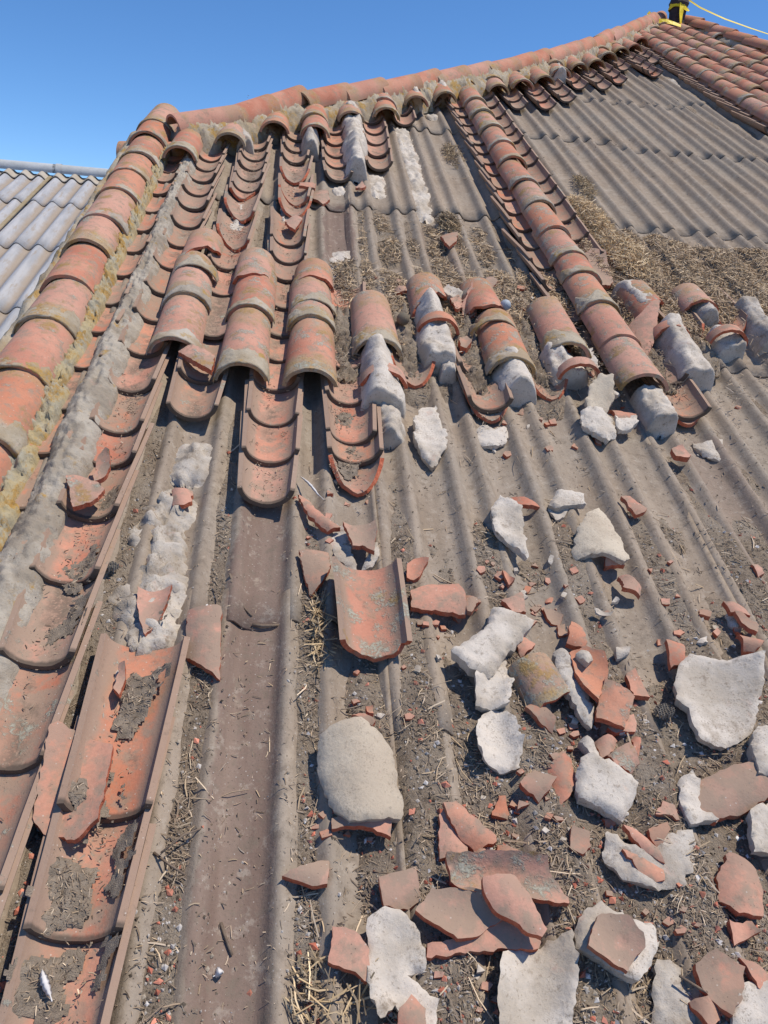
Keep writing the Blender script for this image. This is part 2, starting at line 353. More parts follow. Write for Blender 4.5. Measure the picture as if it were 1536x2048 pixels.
# ------------------------------------------------------------------ barrel tiles
def tile_mesh(name, L, wl, wt, depth, cover, seed, mats, jag=0.0, brk=None, thick=.0125, ang=80, nl=6, ns=14):
    A = R(ang); sA, cA = math.sin(A), math.cos(A)
    s = np.linspace(-1, 1, ns+1); t = np.linspace(0, 1, nl+1)
    S, T = np.meshgrid(s, t)
    st = np.zeros_like(s) if brk is None else np.array([brk(x) for x in s])
    st = st + jag*fbm(s*4+seed, s*0+seed*1.3, 0, 3)
    Y = (st[None, :]+(1-st[None, :])*T)*L
    w = wl+(wt-wl)*(Y/L); w = w*(1+.02*vnoise(Y*6+seed, S*.5, seed))
    a = S*A
    def surf(off):
        x = (w/2/sA+off)*np.sin(a)
        z = (depth/(1-cA)+off)*np.cos(a)-depth*cA/(1-cA)
        return x, z
    xo, zo = surf(0); xi, zi = surf(-thick)
    wob = .0018*fbm(S*3+seed*5, T*3+seed, seed, 3)
    n = (ns+1)*(nl+1)
    V = np.concatenate([np.stack([xo, Y, zo+wob], -1).reshape(-1, 3), np.stack([xi, Y+.0*xi, zi+wob], -1).reshape(-1, 3)])
    if not cover: V[:, 2] = depth-V[:, 2]
    uv = np.concatenate([np.stack([S*.5+.5, Y/L], -1).reshape(-1, 2)]*2)
    idx = np.arange(n).reshape(nl+1, ns+1); faces, mi = [], []
    q = np.stack([idx[:-1,:-1], idx[:-1,1:], idx[1:,1:], idx[1:,:-1]], -1).reshape(-1, 4)
    q2 = q[:, ::-1]+n
    sm = []
    def add(fs, m, smo): 
        for f in fs: faces.append(f if cover else f[::-1]); mi.append(m); sm.append(smo)
    add(q.tolist(), 0, True); add(q2.tolist(), 0, True)
    V = V.tolist(); uv = uv.tolist()
    def rim(arr, m):
        base = len(V)
        for k in arr: V.append(V[k]); uv.append(uv[k]); V.append(V[k+n]); uv.append(uv[k])
        fs = [[base+2*j+2, base+2*j, base+2*j+1, base+2*j+3] for j in range(len(arr)-1)]
        add(fs, m, False)
    broken = 1 if (brk is not None or jag > .02) else 0
    rim(idx[0].tolist(), broken); rim(idx[-1][::-1].tolist(), 0); rim(idx[:, 0][::-1].tolist(), 0); rim(idx[:, -1].tolist(), 0)
    return mesh(name, V, faces, mats, mi, uv, sm)
TL = 0.40
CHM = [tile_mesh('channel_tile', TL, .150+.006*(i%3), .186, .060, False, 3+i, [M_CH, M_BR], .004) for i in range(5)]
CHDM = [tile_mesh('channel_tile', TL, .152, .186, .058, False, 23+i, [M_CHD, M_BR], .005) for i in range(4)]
CVM = [tile_mesh('cover_tile', TL, .168+.005*(i%3), .156, .066, True, 43+i, [M_CV, M_BR], .006) for i in range(5)]
CVPM = [tile_mesh('cover_tile', TL, .170, .156, .066, True, 63+i, [M_CVP, M_BR], .006) for i in range(4)]
M_CVY = terracotta('terracotta_verge', 'cover', .62, .60, .72)
CVV = [tile_mesh('cover_tile', TL, .198, .184, .080, True, 73+i, [M_CVY, M_BR], .006) for i in range(3)]
RGM = [tile_mesh('ridge_tile', .40, .19, .165, .075, True, 83+i, [M_RG, M_BR], .006) for i in range(4)]
def vbrk(d): return lambda s: d*(1-abs(s))**.8*(-1)+d if False else d*abs(s)**1.3
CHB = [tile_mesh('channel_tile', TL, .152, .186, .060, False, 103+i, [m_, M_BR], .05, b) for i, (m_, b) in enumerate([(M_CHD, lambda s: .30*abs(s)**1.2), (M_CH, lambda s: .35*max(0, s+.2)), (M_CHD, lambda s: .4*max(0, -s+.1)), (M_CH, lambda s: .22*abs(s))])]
CVB = [tile_mesh('cover_tile', TL, .170, .156, .066, True, 113+i, [M_CV, M_BR], .06, b) for i, b in enumerate([lambda s: .30+.15*abs(s), lambda s: .45+.2*s, lambda s: .55])]
def collar_mesh(seed, L=.085, mat=M_ML):
    ns, nl = 44, 12; A = R(84); s = np.linspace(-1, 1, ns+1); t = np.linspace(0, 1, nl+1); S, T = np.meshgrid(s, t)
    lo = -.002+.008*fbm(s*4+seed, s*0, seed, 3); hi = L*(.85+.75*fbm(s*2.6+seed*2, s*0+3, seed, 4))
    Y = lo[None]+(np.maximum(hi, .03)-lo)[None]*T
    r = .0004+.0016*np.clip(np.sin(np.pi*np.clip(T*.9+.18, 0, 1)), 0, 1)+.0045*fbm(S*9+seed, T*4, seed, 4)*np.clip(np.sin(np.pi*np.clip(T*.9+.1, 0, 1)), 0.15, 1)
    w = .1735-.035*Y; sA, cA = math.sin(R(80)), math.cos(R(80)); depth = .066
    x = (w/2/sA+r)*np.sin(S*A); z = (depth/(1-cA)+r)*np.cos(S*A)-depth*cA/(1-cA)
    n = (ns+1)*(nl+1); V = np.concatenate([np.stack([x, Y, z], -1).reshape(-1, 3), np.stack([x*.97, Y, z-.005], -1).reshape(-1, 3)])
    idx = np.arange(n).reshape(nl+1, ns+1)
    q = np.stack([idx[:-1,:-1], idx[:-1,1:], idx[1:,1:], idx[1:,:-1]], -1).reshape(-1, 4)
    rim = lambda a: np.stack([a[1:], a[:-1], a[:-1]+n, a[1:]+n], -1)
    Fq = np.concatenate([q, q[:, ::-1]+n]+[rim(a) for a in (idx[0], idx[-1][::-1], idx[:,0][::-1], idx[:,-1])])
    return fastmesh('mortar_collar', V, Fq, mat, smooth=True)
COLM = [collar_mesh(i*3.3, .07+.012*i) for i in range(4)]+[collar_mesh(20+i*3.3, .065, M_MS) for i in range(3)]+[collar_mesh(40+i*3.3, .07, M_MB) for i in range(3)]
TILT = .062
def jit(a): return random.uniform(-a, a)
def channel(c, u, pool=None, dz=0.0, rz=0.0, me=None):
    me = me or random.choice(pool or CHM)
    return link('channel_tile', me, roof, TR(c+jit(.004), u, .034+dz+jit(.002), rz+jit(.015), -TILT, jit(.03)))
def cover(c, u, pool=None, dz=0.0, rz=0.0, collar=True, me=None, up=1.0):
    me = me or random.choice(pool or CVM)
    o = link('cover_tile', me, roof, TR(c+jit(.004), u, .074+dz+jit(.004), rz+jit(.03), -.044+jit(.012), jit(.05)))
    if collar and random.random() < .72: link('mortar_collar', random.choice(COLM), o, Matrix.Diagonal((up, 1, up, 1)))
    return o
def lips(lst, z=.035): return [P(x, y, z)[1] for x, y in lst]

def col_channels(c, us, pool=None, **kw):
    for u in us: channel(c, u, pool, **kw)
# column between the verge and the cement strip
col_channels(-.705, lips([(372,295),(365,313),(354,330),(348,350),(338,370),(331,395),(315,430),(294,469),(276,511),(247,558),(216,615),(202,672),(160,742),(125,827)])+[1.76,1.53,1.30,1.06,.82], CHM+CHDM)
# column right of the strip
col_channels(-.520, lips([(435,305),(427,327),(417,370),(400,425),(380,460),(372,500),(345,544),(318,594),(300,648),(295,717),(272,792),(235,874),(200,938),(166,1045),(125,1174),(58,1340)])+[4.22,3.85,.80,.56,.33], CHM+CHDM[:3])
# the next columns, up at the ridge
k2 = Wk(-1)
col_channels(k2+.015, lips([(514,304),(510,325),(512,345),(507,367),(498,390)]), CHDM); channel(k2, 4.86, CHDM)
channel(k2+.005, P(489,403,.035)[1], me=CHB[1]); channel(k2, P(496,449,.035)[1], CHDM, me=CHB[2]); channel(k2, P(488,506,.035)[1], me=CHB[2]); channel(k2-.005, P(465,545,.035)[1], CHDM); channel(k2, 2.80, CHM)
channel(k2-.005, 2.45, CHDM, dz=.01); channel(k2-.01, 2.17, CHDM); channel(k2-.015, 1.965, CHDM)
channel(k2-.015, .70, CHM, dz=.004); channel(k2-.025, .50, CHM, dz=.0); channel(k2-.02, .28, CHM)
k3 = Wk(0)
col_channels(k3+.01, [5.08]+lips([(590,285),(595,308),(595,330)]), CHDM)
channel(k3+.01, P(590,372,.035)[1], me=CHB[0]); channel(k3+.015, P(598,418,.035)[1], me=CHB[2]); channel(k3+.02, P(600,438,.035)[1]-.02, me=CHB[0])
col_channels(k3+.005, lips([(580,498),(572,532),(580,567)])+[2.72,2.50], CHDM)
col_channels(k3-.005, lips([(550,787),(545,857),(540,934),(525,1014)])+[2.33], CHM)
k4 = Wk(1)
col_channels(k4+.005, [5.30]+lips([(669,271),(669,293),(670,318),(672,339)]), CHM); channel(k4+.01, P(678,366,.035)[1], CHDM)
col_channels(k4, [2.55,2.30]+lips([(695,814),(697,894)]), CHM); channel(k4+.005, P(710,932,.035)[1], me=CHM[2]); channel(k4+.015, P(715,1000,.02)[1], me=CHB[0], dz=-.014)
k5 = Wk(2)
col_channels(k5+.02, [5.62]+lips([(746,251),(750,272),(752,293),(756,317),(761,343)]), CHDM+CHM)
channel(k5, 2.45, me=CHB[3]); channel(k5, 2.20, me=CHB[0])
k6 = Wk(3)
col_channels(k6+.005, lips([(800,212),(803,233),(806,253)]), CHM)
channel(k6, 2.30, CHDM); channel(k6, P(968,827,.035)[1], CHDM); channel(k6+.01, P(985,852,.02)[1], me=CHB[0], dz=-.014)
channel(Wk(4)+.015, P(863,216,.035)[1], CHDM); channel(Wk(4)+.01, 2.42, me=CHB[3]); channel(Wk(4)+.01, 2.16, me=CHB[0])
k8 = Wk(5)
col_channels(k8-.005, lips([(916,200),(920,219),(931,237)])+[5.55]+lips([(946,271),(954,292),(962,310),(967,330),(978,352),(990,380)])+[4.12,3.92,3.70,3.48], CHDM+CHM)
for u, r_ in ((3.25,.10),(3.02,.05),(2.75,.0)): channel(k8, u, CHDM, rz=r_)
k9 = Wk(6)
col_channels(k9, lips([(1002,205),(1008,220),(1018,240),(1020,260),(1038,275),(1045,290),(1053,315),(1068,335),(1073,370),(1093,390),(1118,415)])+[3.86,3.62,3.38], CHDM)
channel(k9-.005, 2.30, CHDM); channel(k9, P(1383,842,.035)[1], CHDM); channel(k9+.005, P(1405,860,.02)[1], me=CHB[3], dz=-.012)
channel(Wk(7)-.01, 2.60, me=CHB[0]); channel(Wk(8), 2.72, me=CHB[3])
# stubs of the columns under the ridge on the far side
for k in range(7, 16):
    c = Wk(k); ur = ridge_u(c)
    nst = [2,3,3,2,3,3,2,4,3][k-7]
    for j in range(nst): channel(c, ur-.62-.21*j+jit(.03), CHDM if k % 2 else CHM)
for u in (8.3,8.05,7.8): channel(Wk(14)+.03, u, CHM)
# covers: verge column, with its lichen collars
for u in [P(x, y, .12)[1] for x, y in [(345,250),(310,275),(285,310),(265,345),(245,385),(215,440),(180,490),(150,560),(110,640),(60,740),(10,870)]]+[1.45,1.15]:
    cover(-.845, u-.03, CVV, dz=.0, up=1.165)
link('cover_tile', CVM[0], roof, TR(-.62, 4.50, .03, R(82), -.1, 0))
# the long single column
for u in lips([(938,172),(953,207),(970,232),(985,262),(1013,295),(1030,328),(1055,372),(1085,418),(1095,470),(1120,520),(1150,560),(1190,620),(1250,690),(1295,772)], .10):
    cover(1.172, u, CVM, dz=.006)
# short cover runs of the surviving row
def run(c, ends, pool=None, **kw):
    for e in ends: cover(c, P(e[0], e[1], .11)[1], pool, **kw)
run(Ak(-2), [(345,690),(372,598)], CVM, rz=.02); cover(Ak(-2)+.002, 2.86, CVM, me=CVB[1])
run(Ak(-1)+.002, [(490,742),(490,622)], CVM); cover(Ak(-1), 2.68, me=CVB[0])
run(Ak(0)-.005, [(618,755),(618,645)], CVM); cover(Ak(0), 2.62, me=CVB[2])
run(Ak(1), [(755,690)], CVPM); run(Ak(2), [(868,640)], CVM, me=CVB[1], collar=False)
run(Ak(3), [(1005,728)], CVM); cover(Ak(3)-.01, 2.55, me=CVB[0])
run(Ak(4), [(1112,697)], CVM); run(Ak(6), [(1338,655)], CVM, me=CVB[1], collar=False); run(Ak(7), [(1440,662)], CVM, me=CVB[2], collar=False)
# covers tucked under the ridge
for k in range(-3, 16):
    c = Ak(k); 
    if k == 5: continue
    ur = ridge_u(c); e = {-3:.50,-2:.40,-1:.42,0:.62,1:.45,2:.52,3:.42,4:.45}.get(k, .50+.05*((k*7) % 3))
    cover(c, ur-e, CVM if k % 3 else CVPM, dz=.02, collar=(k in (-3, 0, 2, 7, 9, 12)))
    if k in (0, 2, 6, 9, 12, 13): cover(c, ur-e+.24, CVM, dz=.02)
# the intact field on the far side
XC = [3.66,3.90,4.15,4.42,4.70,4.96,5.2]
for i, c in enumerate(XC):
    top = ridge_u(c)-.35; u = top; d = 0
    while u > 5.9:
        cc = c-.018*(top-u)*(1.0 if i < 2 else .5)
        if not (i == 4 and 9.2 < u < 9.9) and not (i >= 5 and u < 9.0 and i == 5): cover(cc, u, CVPM, dz=.012+.01*random.random(), collar=random.random() < .45, rz=.02)
        channel(cc-.118, u+.05, CHDM, rz=.02); channel(cc-.118, u+.05-.16, CHDM, rz=.02)
        u -= .315
# ridge tiles and their bedding mortar
def along(pts, step):
    out = []; d0 = 0.0
    for (a, b) in zip(pts[:-1], pts[1:]):
        L = math.hypot(b[0]-a[0], b[1]-a[1])
        while d0 < L: f = d0/L; out.append((a[0]+(b[0]-a[0])*f, a[1]+(b[1]-a[1])*f, math.atan2(b[1]-a[1], b[0]-a[0]))); d0 += step
        d0 -= L
    return out
ridge_line = list(zip(RC.tolist(), RU.tolist()))
def lump_strip(name, pts, width, height, z, mat, seed, res=.018, rough=.012, flat=.5, across=9, edge=.25, endmin=0.0, fine=.5, round_=False, dome=0.0):
    """a lumpy bead of mortar along a line of the roof; pts are (c, u, width scale)"""
    pp = [(p[0], p[1], p[2] if len(p) > 2 else 1.0) for p in pts]
    seg = [0.0]
    for a, b in zip(pp[:-1], pp[1:]): seg.append(seg[-1]+math.hypot(b[0]-a[0], b[1]-a[1]))
    L = seg[-1]; n = max(4, int(L/res)); d = np.linspace(0, L, n+1)
    if dome: g_ = np.array([.0008,.0025,.005,.008,.012]); d = np.unique(np.concatenate([[0], g_, d[(d > .015) & (d < L-.015)], L-g_, [L]])); n = len(d)-1
    c = np.interp(d, seg, [p[0] for p in pp]); u = np.interp(d, seg, [p[1] for p in pp]); ws = np.interp(d, seg, [p[2] for p in pp])
    tc, tu = np.gradient(c), np.gradient(u); nn = np.hypot(tc, tu); tc, tu = tc/nn, tu/nn
    s = np.linspace(-1, 1, across); S, D = np.meshgrid(s, d)
    SX = np.sin(S*np.pi/2) if round_ else S
    end = np.minimum(1, np.sqrt(np.clip(np.minimum(D, L-D)/(edge*width+1e-6), .0, 1)))
    end = endmin+(1-endmin)*end
    if dome: q0 = np.clip(np.minimum(D, L-D)/dome, 0, 1); end = np.sqrt(1-(1-q0)**2)
    wv = width/2*ws[:, None]*(1+.28*fbm(D*7+seed, S*.6+seed, 0, 3))*((.80+.20*end) if dome else (.55+.45*end))
    hgt = height*(np.cos(S*np.pi/2) if round_ else 1-np.abs(S)**2.4)*end*(1+.35*fbm(D*5+seed*2, S*1.5, 3, 3))+rough*fbm(D*16+seed, S*3.0, 5, 4)+rough*fine*fbm(D*75+seed, S*width*38, 8, 3)
    X = c[:, None]+tu[:, None]*SX*wv; Y = u[:, None]-tc[:, None]*SX*wv
    Z = np.where(np.abs(S) > .99, -.015, hgt)+z
    idx = np.arange((n+1)*across).reshape(n+1, across)
    V = np.stack([X, Y, Z], -1).reshape(-1, 3)
    q = np.stack([idx[:-1,:-1], idx[1:,:-1], idx[1:,1:], idx[:-1,1:]], -1).reshape(-1, 4)[:, ::-1]
    V2 = V.copy(); V2[:, 2] = z-(.045 if dome else .02)
    N0 = len(V); rim = lambda a: np.stack([a[:-1], a[1:], a[1:]+N0, a[:-1]+N0], -1)
    q = np.concatenate([q, q[:, ::-1]+N0, rim(idx[0]), rim(idx[-1][::-1])])
    return fastmesh(name, np.concatenate([V, V2]), q, mat, smooth=True)
link('ridge_mortar', lump_strip('ridge_mortar', [(a, b-.10) for a, b in ridge_line], .31, .115, .03, M_ML, 3.3, .014, .026, across=19, fine=.9), roof)
link('ridge_mortar', lump_strip('ridge_mortar', [(a, b) for a, b in [APEX]+HIP2], .31, .115, .03, M_ML, 9.3, .03, .026, across=13), roof)
for i, (c, u, a) in enumerate(along(ridge_line, .335)):
    link('ridge_tile', RGM[i % 4], roof, TR(c, u-.02, .125+jit(.008), a-math.pi/2+jit(.04), .05, jit(.05)))
for i, (c, u, a) in enumerate(along([APEX]+HIP2, .335)):
    link('ridge_tile', RGM[i % 4], roof, TR(c, u, .125, a-math.pi/2+jit(.03), .04, 0))
# cement strip, verge fillet, other beads bonded to the roof
link('cement_strip', lump_strip('cement_strip', [(-.605,4.62,.7),(-.615,3.9,.75),(-.615,3.2,.8),(-.617,2.4,.9),(-.622,1.9,1.1),(-.625,1.5,1.2),(-.632,1.12,1.25),(-.64,.8,1.2)], .115, .048, .048, M_MS, 1.7, .007, .009, across=25, fine=1.1), roof)
for q_, (f0, f1, wf, mf) in enumerate([(4.5,3.55,.9,M_MY),(3.6,2.75,1.0,M_MY),(2.8,2.05,1.15,M_MY),(2.1,1.5,1.25,M_MY),(1.55,.8,1.4,M_MY)]):
    link('mortar_fillet', lump_strip('mortar_fillet', [(-.748+.004*q_, f0, wf*.8), (-.752, (f0+f1)/2, wf), (-.754, f1, wf*.85)], .066, .030, .050, mf, 2.9+q_, .008, .026, across=15, fine=.9), roof)
link('verge_mortar', lump_strip('verge_mortar', [(-.945,4.7),(-.945,.6)], .10, .05, .03, M_ML, 4.9, .03, .015), roof)
def bead(name, px, width, height, z, mat, seed, zz=None, **kw):
    if name == 'mortar_core': kw['dome'] = .009; kw['round_'] = True; width *= 1.10; kw['rough'] = kw.get('rough', .01)*.9; kw['fine'] = .8; height += z-.006; z = .006; kw['res'] = min(kw.get('res', .01), .009); kw['across'] = 19
    pts = [(*P(p[0], p[1], z+height*(.75 if name == 'mortar_core' else .6)), p[2] if len(p) > 2 else 1.0) for p in px]
    return link(name, lump_strip(name, pts, width, height, z, mat, seed, **kw), roof)
# bare mortar cores where covers have gone
bead('mortar_core', [(755,690,.9),(760,740,1.0),(768,795,1.0)], .128, .105, .03, M_MW, 11, res=.010, rough=.008, across=17)
bead('mortar_core', [(770,800,.9),(785,850,.8),(785,872,.6)], .11, .085, .0, M_MW, 12, res=.008, rough=.016, across=15)
bead('mortar_core', [(855,600,.8),(868,640,1),(885,712,1.0)], .125, .11, .03, M_MW, 13, res=.010, rough=.010, across=17)
bead('mortar_core', [(892,705,.8),(900,745,.6)], .085, .075, .02, M_MG, 14, res=.010, rough=.014)
bead('mortar_core', [(1015,715,.9),(1045,775,1.05)], .12, .095, .03, M_MW, 15, res=.010, rough=.008, across=15)
bead('mortar_core', [(1110,690,.9),(1150,745,1.0)], .125, .10, .03, M_MW, 16, res=.010, rough=.012, across=15)
bead('mortar_core', [(1300,775,.9),(1335,840,.85)], .105, .095, .02, M_MW, 17, res=.010, rough=.012, across=15)
bead('mortar_core', [(1255,560,.8),(1300,615,.95)], .125, .10, .03, M_MG, 18, res=.012, rough=.010, across=15)
bead('mortar_core', [(1340,650,.95),(1400,745,1.0)], .128, .105, .03, M_MW, 19, res=.010, rough=.009, across=17)
bead('mortar_core', [(1440,655,.9),(1475,690,.9)], .12, .095, .03, M_MW, 20, res=.012, rough=.010, across=15)
bead('mortar_core', [(1385,590,.8),(1425,635,.9)], .12, .09, .03, M_MG, 21, res=.012, rough=.012)
bead('mortar_core', [(1490,600,.8),(1560,680,.9)], .125, .10, .03, M_MG, 22, res=.012, rough=.010, across=15)
bead('mortar_core', [(700,215,.9),(708,250),(712,290),(715,335,.8)], .135, .105, .035, M_MW, 23, res=.016, rough=.016, across=13)
bead('mortar_core', [(487,262,.9),(490,285,.8)], .12, .085, .045, M_MG, 24, res=.016, rough=.010)
bead('mortar_core', [(622,268,.9),(622,295,.8)], .12, .075, .045, M_MG, 25, res=.016, rough=.012)
bead('mortar_core', [(825,180,.9),(832,200,.8)], .13, .09, .05, M_MW, 26, res=.02, rough=.012)
bead('mortar_core', [(878,170,.9),(888,188,.9)], .13, .09, .05, M_MW, 27, res=.02, rough=.012)
bead('mortar_core', [(1110,132,.9),(1122,148,.9)], .13, .10, .05, M_MW, 28, res=.02, rough=.012)
# thin terracotta rings left round those cores
RING = [tile_mesh('tile_remnant', .05, .160, .156, .066, True, 200+i, [M_SH, M_BR], .22, lambda s: .15*abs(s), ang=70+4*i, thick=.012) for i in range(3)]
for i, (x, y, c) in enumerate([(768,742,Ak(1)+.003),(1143,728,Ak(4)+.006),(868,636,Ak(2)),(1338,652,Ak(6)),(1440,660,Ak(7))]):
    link('tile_remnant', RING[i % 3], roof, TR(c, P(x, y, .14)[1], .078, jit(.03), 0, jit(.05)))
# mortar beds left in the stripped channels
def bed(px, width, height, mat, seed, z=.004, **kw): return bead('mortar_bed', px, width, height, z, mat, seed, res=.010, across=15, **kw)
bed([(395,880,.8),(390,920,1.1),(375,968,1.0)], .16, .036, M_MG, 31, rough=.022)
bed([(345,985,1.1),(320,1050,1.2),(310,1120,.95),(300,1200,1.2),(270,1320,1.0)], .160, .038, M_MG, 32, rough=.030, fine=.9)
bed([(235,1330,.7),(215,1400,.9),(205,1490,.8)], .085, .040, M_MG, 33, rough=.018)
bed([(485,410,.9),(470,470,1.0)], .125, .03, M_MW, 34, rough=.012); bed([(590,375,.9),(570,450,.7)], .125, .028, M_MW, 35, rough=.012)
bed([(690,500,.9),(680,565,1.0)], .14, .018, M_MW, 36, rough=.012); bed([(680,372,.8),(685,390,.8)], .14, .02, M_MW, 37, rough=.01)
bed([(752,350,.9),(757,395,.95)], .14, .024, M_MW, 38, rough=.016)
bed([(800,258,.95),(815,310,1),(830,360,1),(845,440,1.0)], .15, .024, M_MW, 39, rough=.022)
bed([(865,228,.9),(868,238,.8)], .15, .024, M_MG, 40)
for i, (x, y) in enumerate([(1060,198),(1082,205),(1150,165),(1165,155),(1185,160),(1248,160),(1345,165)]):
    bed([(x-7, y-7, .8), (x+7, y+7, .8)], .15, .025, M_MG, 41+i, rough=.014)
# wall and eaves board below this roof
def boxmesh(name, x0, x1, y0, y1, z0, z1, mat):
    V = [(x, y, z) for x in (x0, x1) for y in (y0, y1) for z in (z0, z1)]
    F_ = [(0,1,3,2),(4,6,7,5),(0,4,5,1),(2,3,7,6),(0,2,6,4),(1,5,7,3)]
    return mesh(name, V, F_, mat, smooth=False)
wallM = RM.inverted()
wl = mesh('wall', [(-.90,-.9,.0),(-.90,5.0,.0),(-.90,5.0,-.0),(-.90,-.9,0)], [(0,1,2,3)], M_WALL) if False else None
def gable_wall():
    a = [RM @ Vector(p) for p in ((-.92,-.7,-.03), (-.92,4.75,-.03))]; b = [RM @ Vector(p) for p in ((-.66,-.7,-.03), (-.66,4.75,-.03))]
    V = a+[Vector((v.x, v.y, 0)) for v in a]+b+[Vector((v.x, v.y, 0)) for v in b]
    V = [wallM @ v for v in V]
    return mesh('wall', V, [(0,2,3,1),(4,5,7,6),(0,1,5,4),(0,4,6,2),(1,3,7,5)], M_WALL, smooth=False)
link('wall', gable_wall(), roof)
def far_face():
    V = [(a, b+.05, -.02) for a, b in ridge_line]; wv = [RM @ Vector(v) for v in V]
    lo = [v+Vector((-1.6, 2.0, -1.5)) for v in wv]; n = len(V)
    VV = [wallM @ v for v in wv+lo]
    return mesh('far_slope', VV, [(i, i+1, n+i+1, n+i) for i in range(n-1)], M_FC, smooth=False)
link('far_slope', far_face(), roof)
# ground far below
gb = mesh('ground', [(-900,-900,0),(900,-900,0),(900,900,0),(-900,900,0)], [(0,1,2,3)], M_GROUND, smooth=False)
tag(link('ground', gb), kind='structure')
M_SOILD = plain('dark_soil', (.20,.165,.13), (.32,.265,.21), 45, 1.0, 1.0)
# ------------------------------------------------------------------ the neighbouring shed
def neighbour():
    D = 8.2
    up = ray(543, -41).normalized(); hz = Vector((up.x, up.y, 0)).normalized()
    rd = Vector((hz.y, -hz.x, 0)); rd = (Matrix.Rotation(R(3.0), 3, 'Z') @ rd)
    r0 = ray(120, 352); p0 = CAMPOS + r0*(D/r0.dot(fwd))
    dn = -up; nrm = rd.cross(up).normalized()
    Mx = Matrix(((rd.x, up.x, nrm.x, p0.x), (rd.y, up.y, nrm.y, p0.y), (rd.z, up.z, nrm.z, p0.z), (0,0,0,1)))
    e = bpy.data.objects.new('neighbouring_shed', None); COL.objects.link(e); e.matrix_world = Mx
    tag(e, 'neighbouring shed with blue grey corrugated roof and pale ridge cap', 'shed', kind='thing')
    pt = .163; amp = .026
    def sh(x0, x1, y0, y1, zl, zt, mat=M_NS):
        nx = int((x1-x0)/pt*12); ny = 6
        X, Y = np.meshgrid(np.linspace(x0, x1, nx+1), np.linspace(y0, y1, ny+1)); tt = (Y-y0)/(y1-y0)
        Z = amp*np.cos(2*np.pi*X/pt)+zl+(zt-zl)*tt
        n = X.size; V = np.concatenate([np.stack([X, Y, Z], -1).reshape(-1, 3), np.stack([X, Y, Z-.008], -1).reshape(-1, 3)])
        idx = np.arange(n).reshape(ny+1, nx+1); q = np.stack([idx[:-1,:-1], idx[:-1,1:], idx[1:,1:], idx[1:,:-1]], -1).reshape(-1, 4)
        rim = lambda a: np.stack([a[1:], a[:-1], a[:-1]+n, a[1:]+n], -1)
        return fastmesh('corrugated_sheet', V, np.concatenate([q, q[:, ::-1]+n]+[rim(a) for a in (idx[0], idx[-1][::-1], idx[:,0][::-1], idx[:,-1])]), mat, smooth=True)
    W_ = pt*6
    for i in range(-4, 3):
        x0 = i*W_-.06
        for j, (y0, y1) in enumerate([(-1.22,-.05),(-2.6,-1.1),(-4.0,-2.5),(-5.5,-3.9)]):
            link('corrugated_sheet', sh(x0, x0+W_+.05, y0, y1, .012+.004*(i % 2), .0), e)
        # ridge cap length: a scalloped apron and a half round top
        a = sh(x0, x0+W_+.02, -.22, .0, .022, .02, M_CAPB); a.name = 'cap_apron'; link('cap_apron', a, e)
        nx, na = 6, 10; V = []; 
        for q in range(nx+1):
            for k in range(na+1):
                t = math.pi*(k/na)*1.0; V.append((x0+q*(W_+.03)/nx, -.075*math.cos(t)+.02, .035+.075*math.sin(t)))
        Fc = [(q*(na+1)+k, (q+1)*(na+1)+k, (q+1)*(na+1)+k+1, q*(na+1)+k+1) for q in range(nx) for k in range(na)]
        link('ridge_cap', mesh('ridge_cap', V, Fc, M_CAP), e)
        V = [(x0+W_+.03+.055*k/8, -.085*math.cos(math.pi*j/10)+.02, .035+.082*math.sin(math.pi*j/10)) for k in range(9) for j in range(11)]
        link('cap_socket', mesh('cap_socket', V, [(k*11+j, (k+1)*11+j, (k+1)*11+j+1, k*11+j+1) for k in range(8) for j in range(10)], M_CAP), e)
        V, F_ = [], []
        link('seam_strip', mesh('seam_strip', [(x0-.012,-5.4,.034),(x0+.02,-5.4,.034),(x0+.02,-.2,.034),(x0-.012,-.2,.034),(x0-.012,-5.4,.024),(x0+.02,-5.4,.024),(x0+.02,-.2,.024),(x0-.012,-.2,.024)], [(0,1,2,3),(7,6,5,4),(0,4,5,1),(1,5,6,2),(2,6,7,3),(3,7,4,0)], M_SEAM, smooth=False), e)
    inv = Mx.inverted()
    a = [Mx @ Vector(p) for p in ((-4.2,-5.2,-.06),(3.0,-5.2,-.06))]
    V = [inv @ v for v in a+[Vector((v.x, v.y, 0)) for v in a]+[v+hz*.2 for v in a]+[Vector((v.x, v.y, 0))+hz*.2 for v in a]]
    link('wall', mesh('wall', V, [(0,1,3,2),(4,6,7,5),(0,4,5,1),(0,2,6,4),(1,5,7,3)], M_WALL, smooth=False), e)
    b = [Mx @ Vector(p) for p in ((-4.2,.0,0),(3.0,.0,0))]
    bs = [v+hz*4.5+Vector((0,0,-1.3)) for v in b]
    link('far_slope', mesh('far_slope', [inv @ v for v in b+bs], [(0,1,3,2)], M_NS, smooth=False), e)
neighbour()

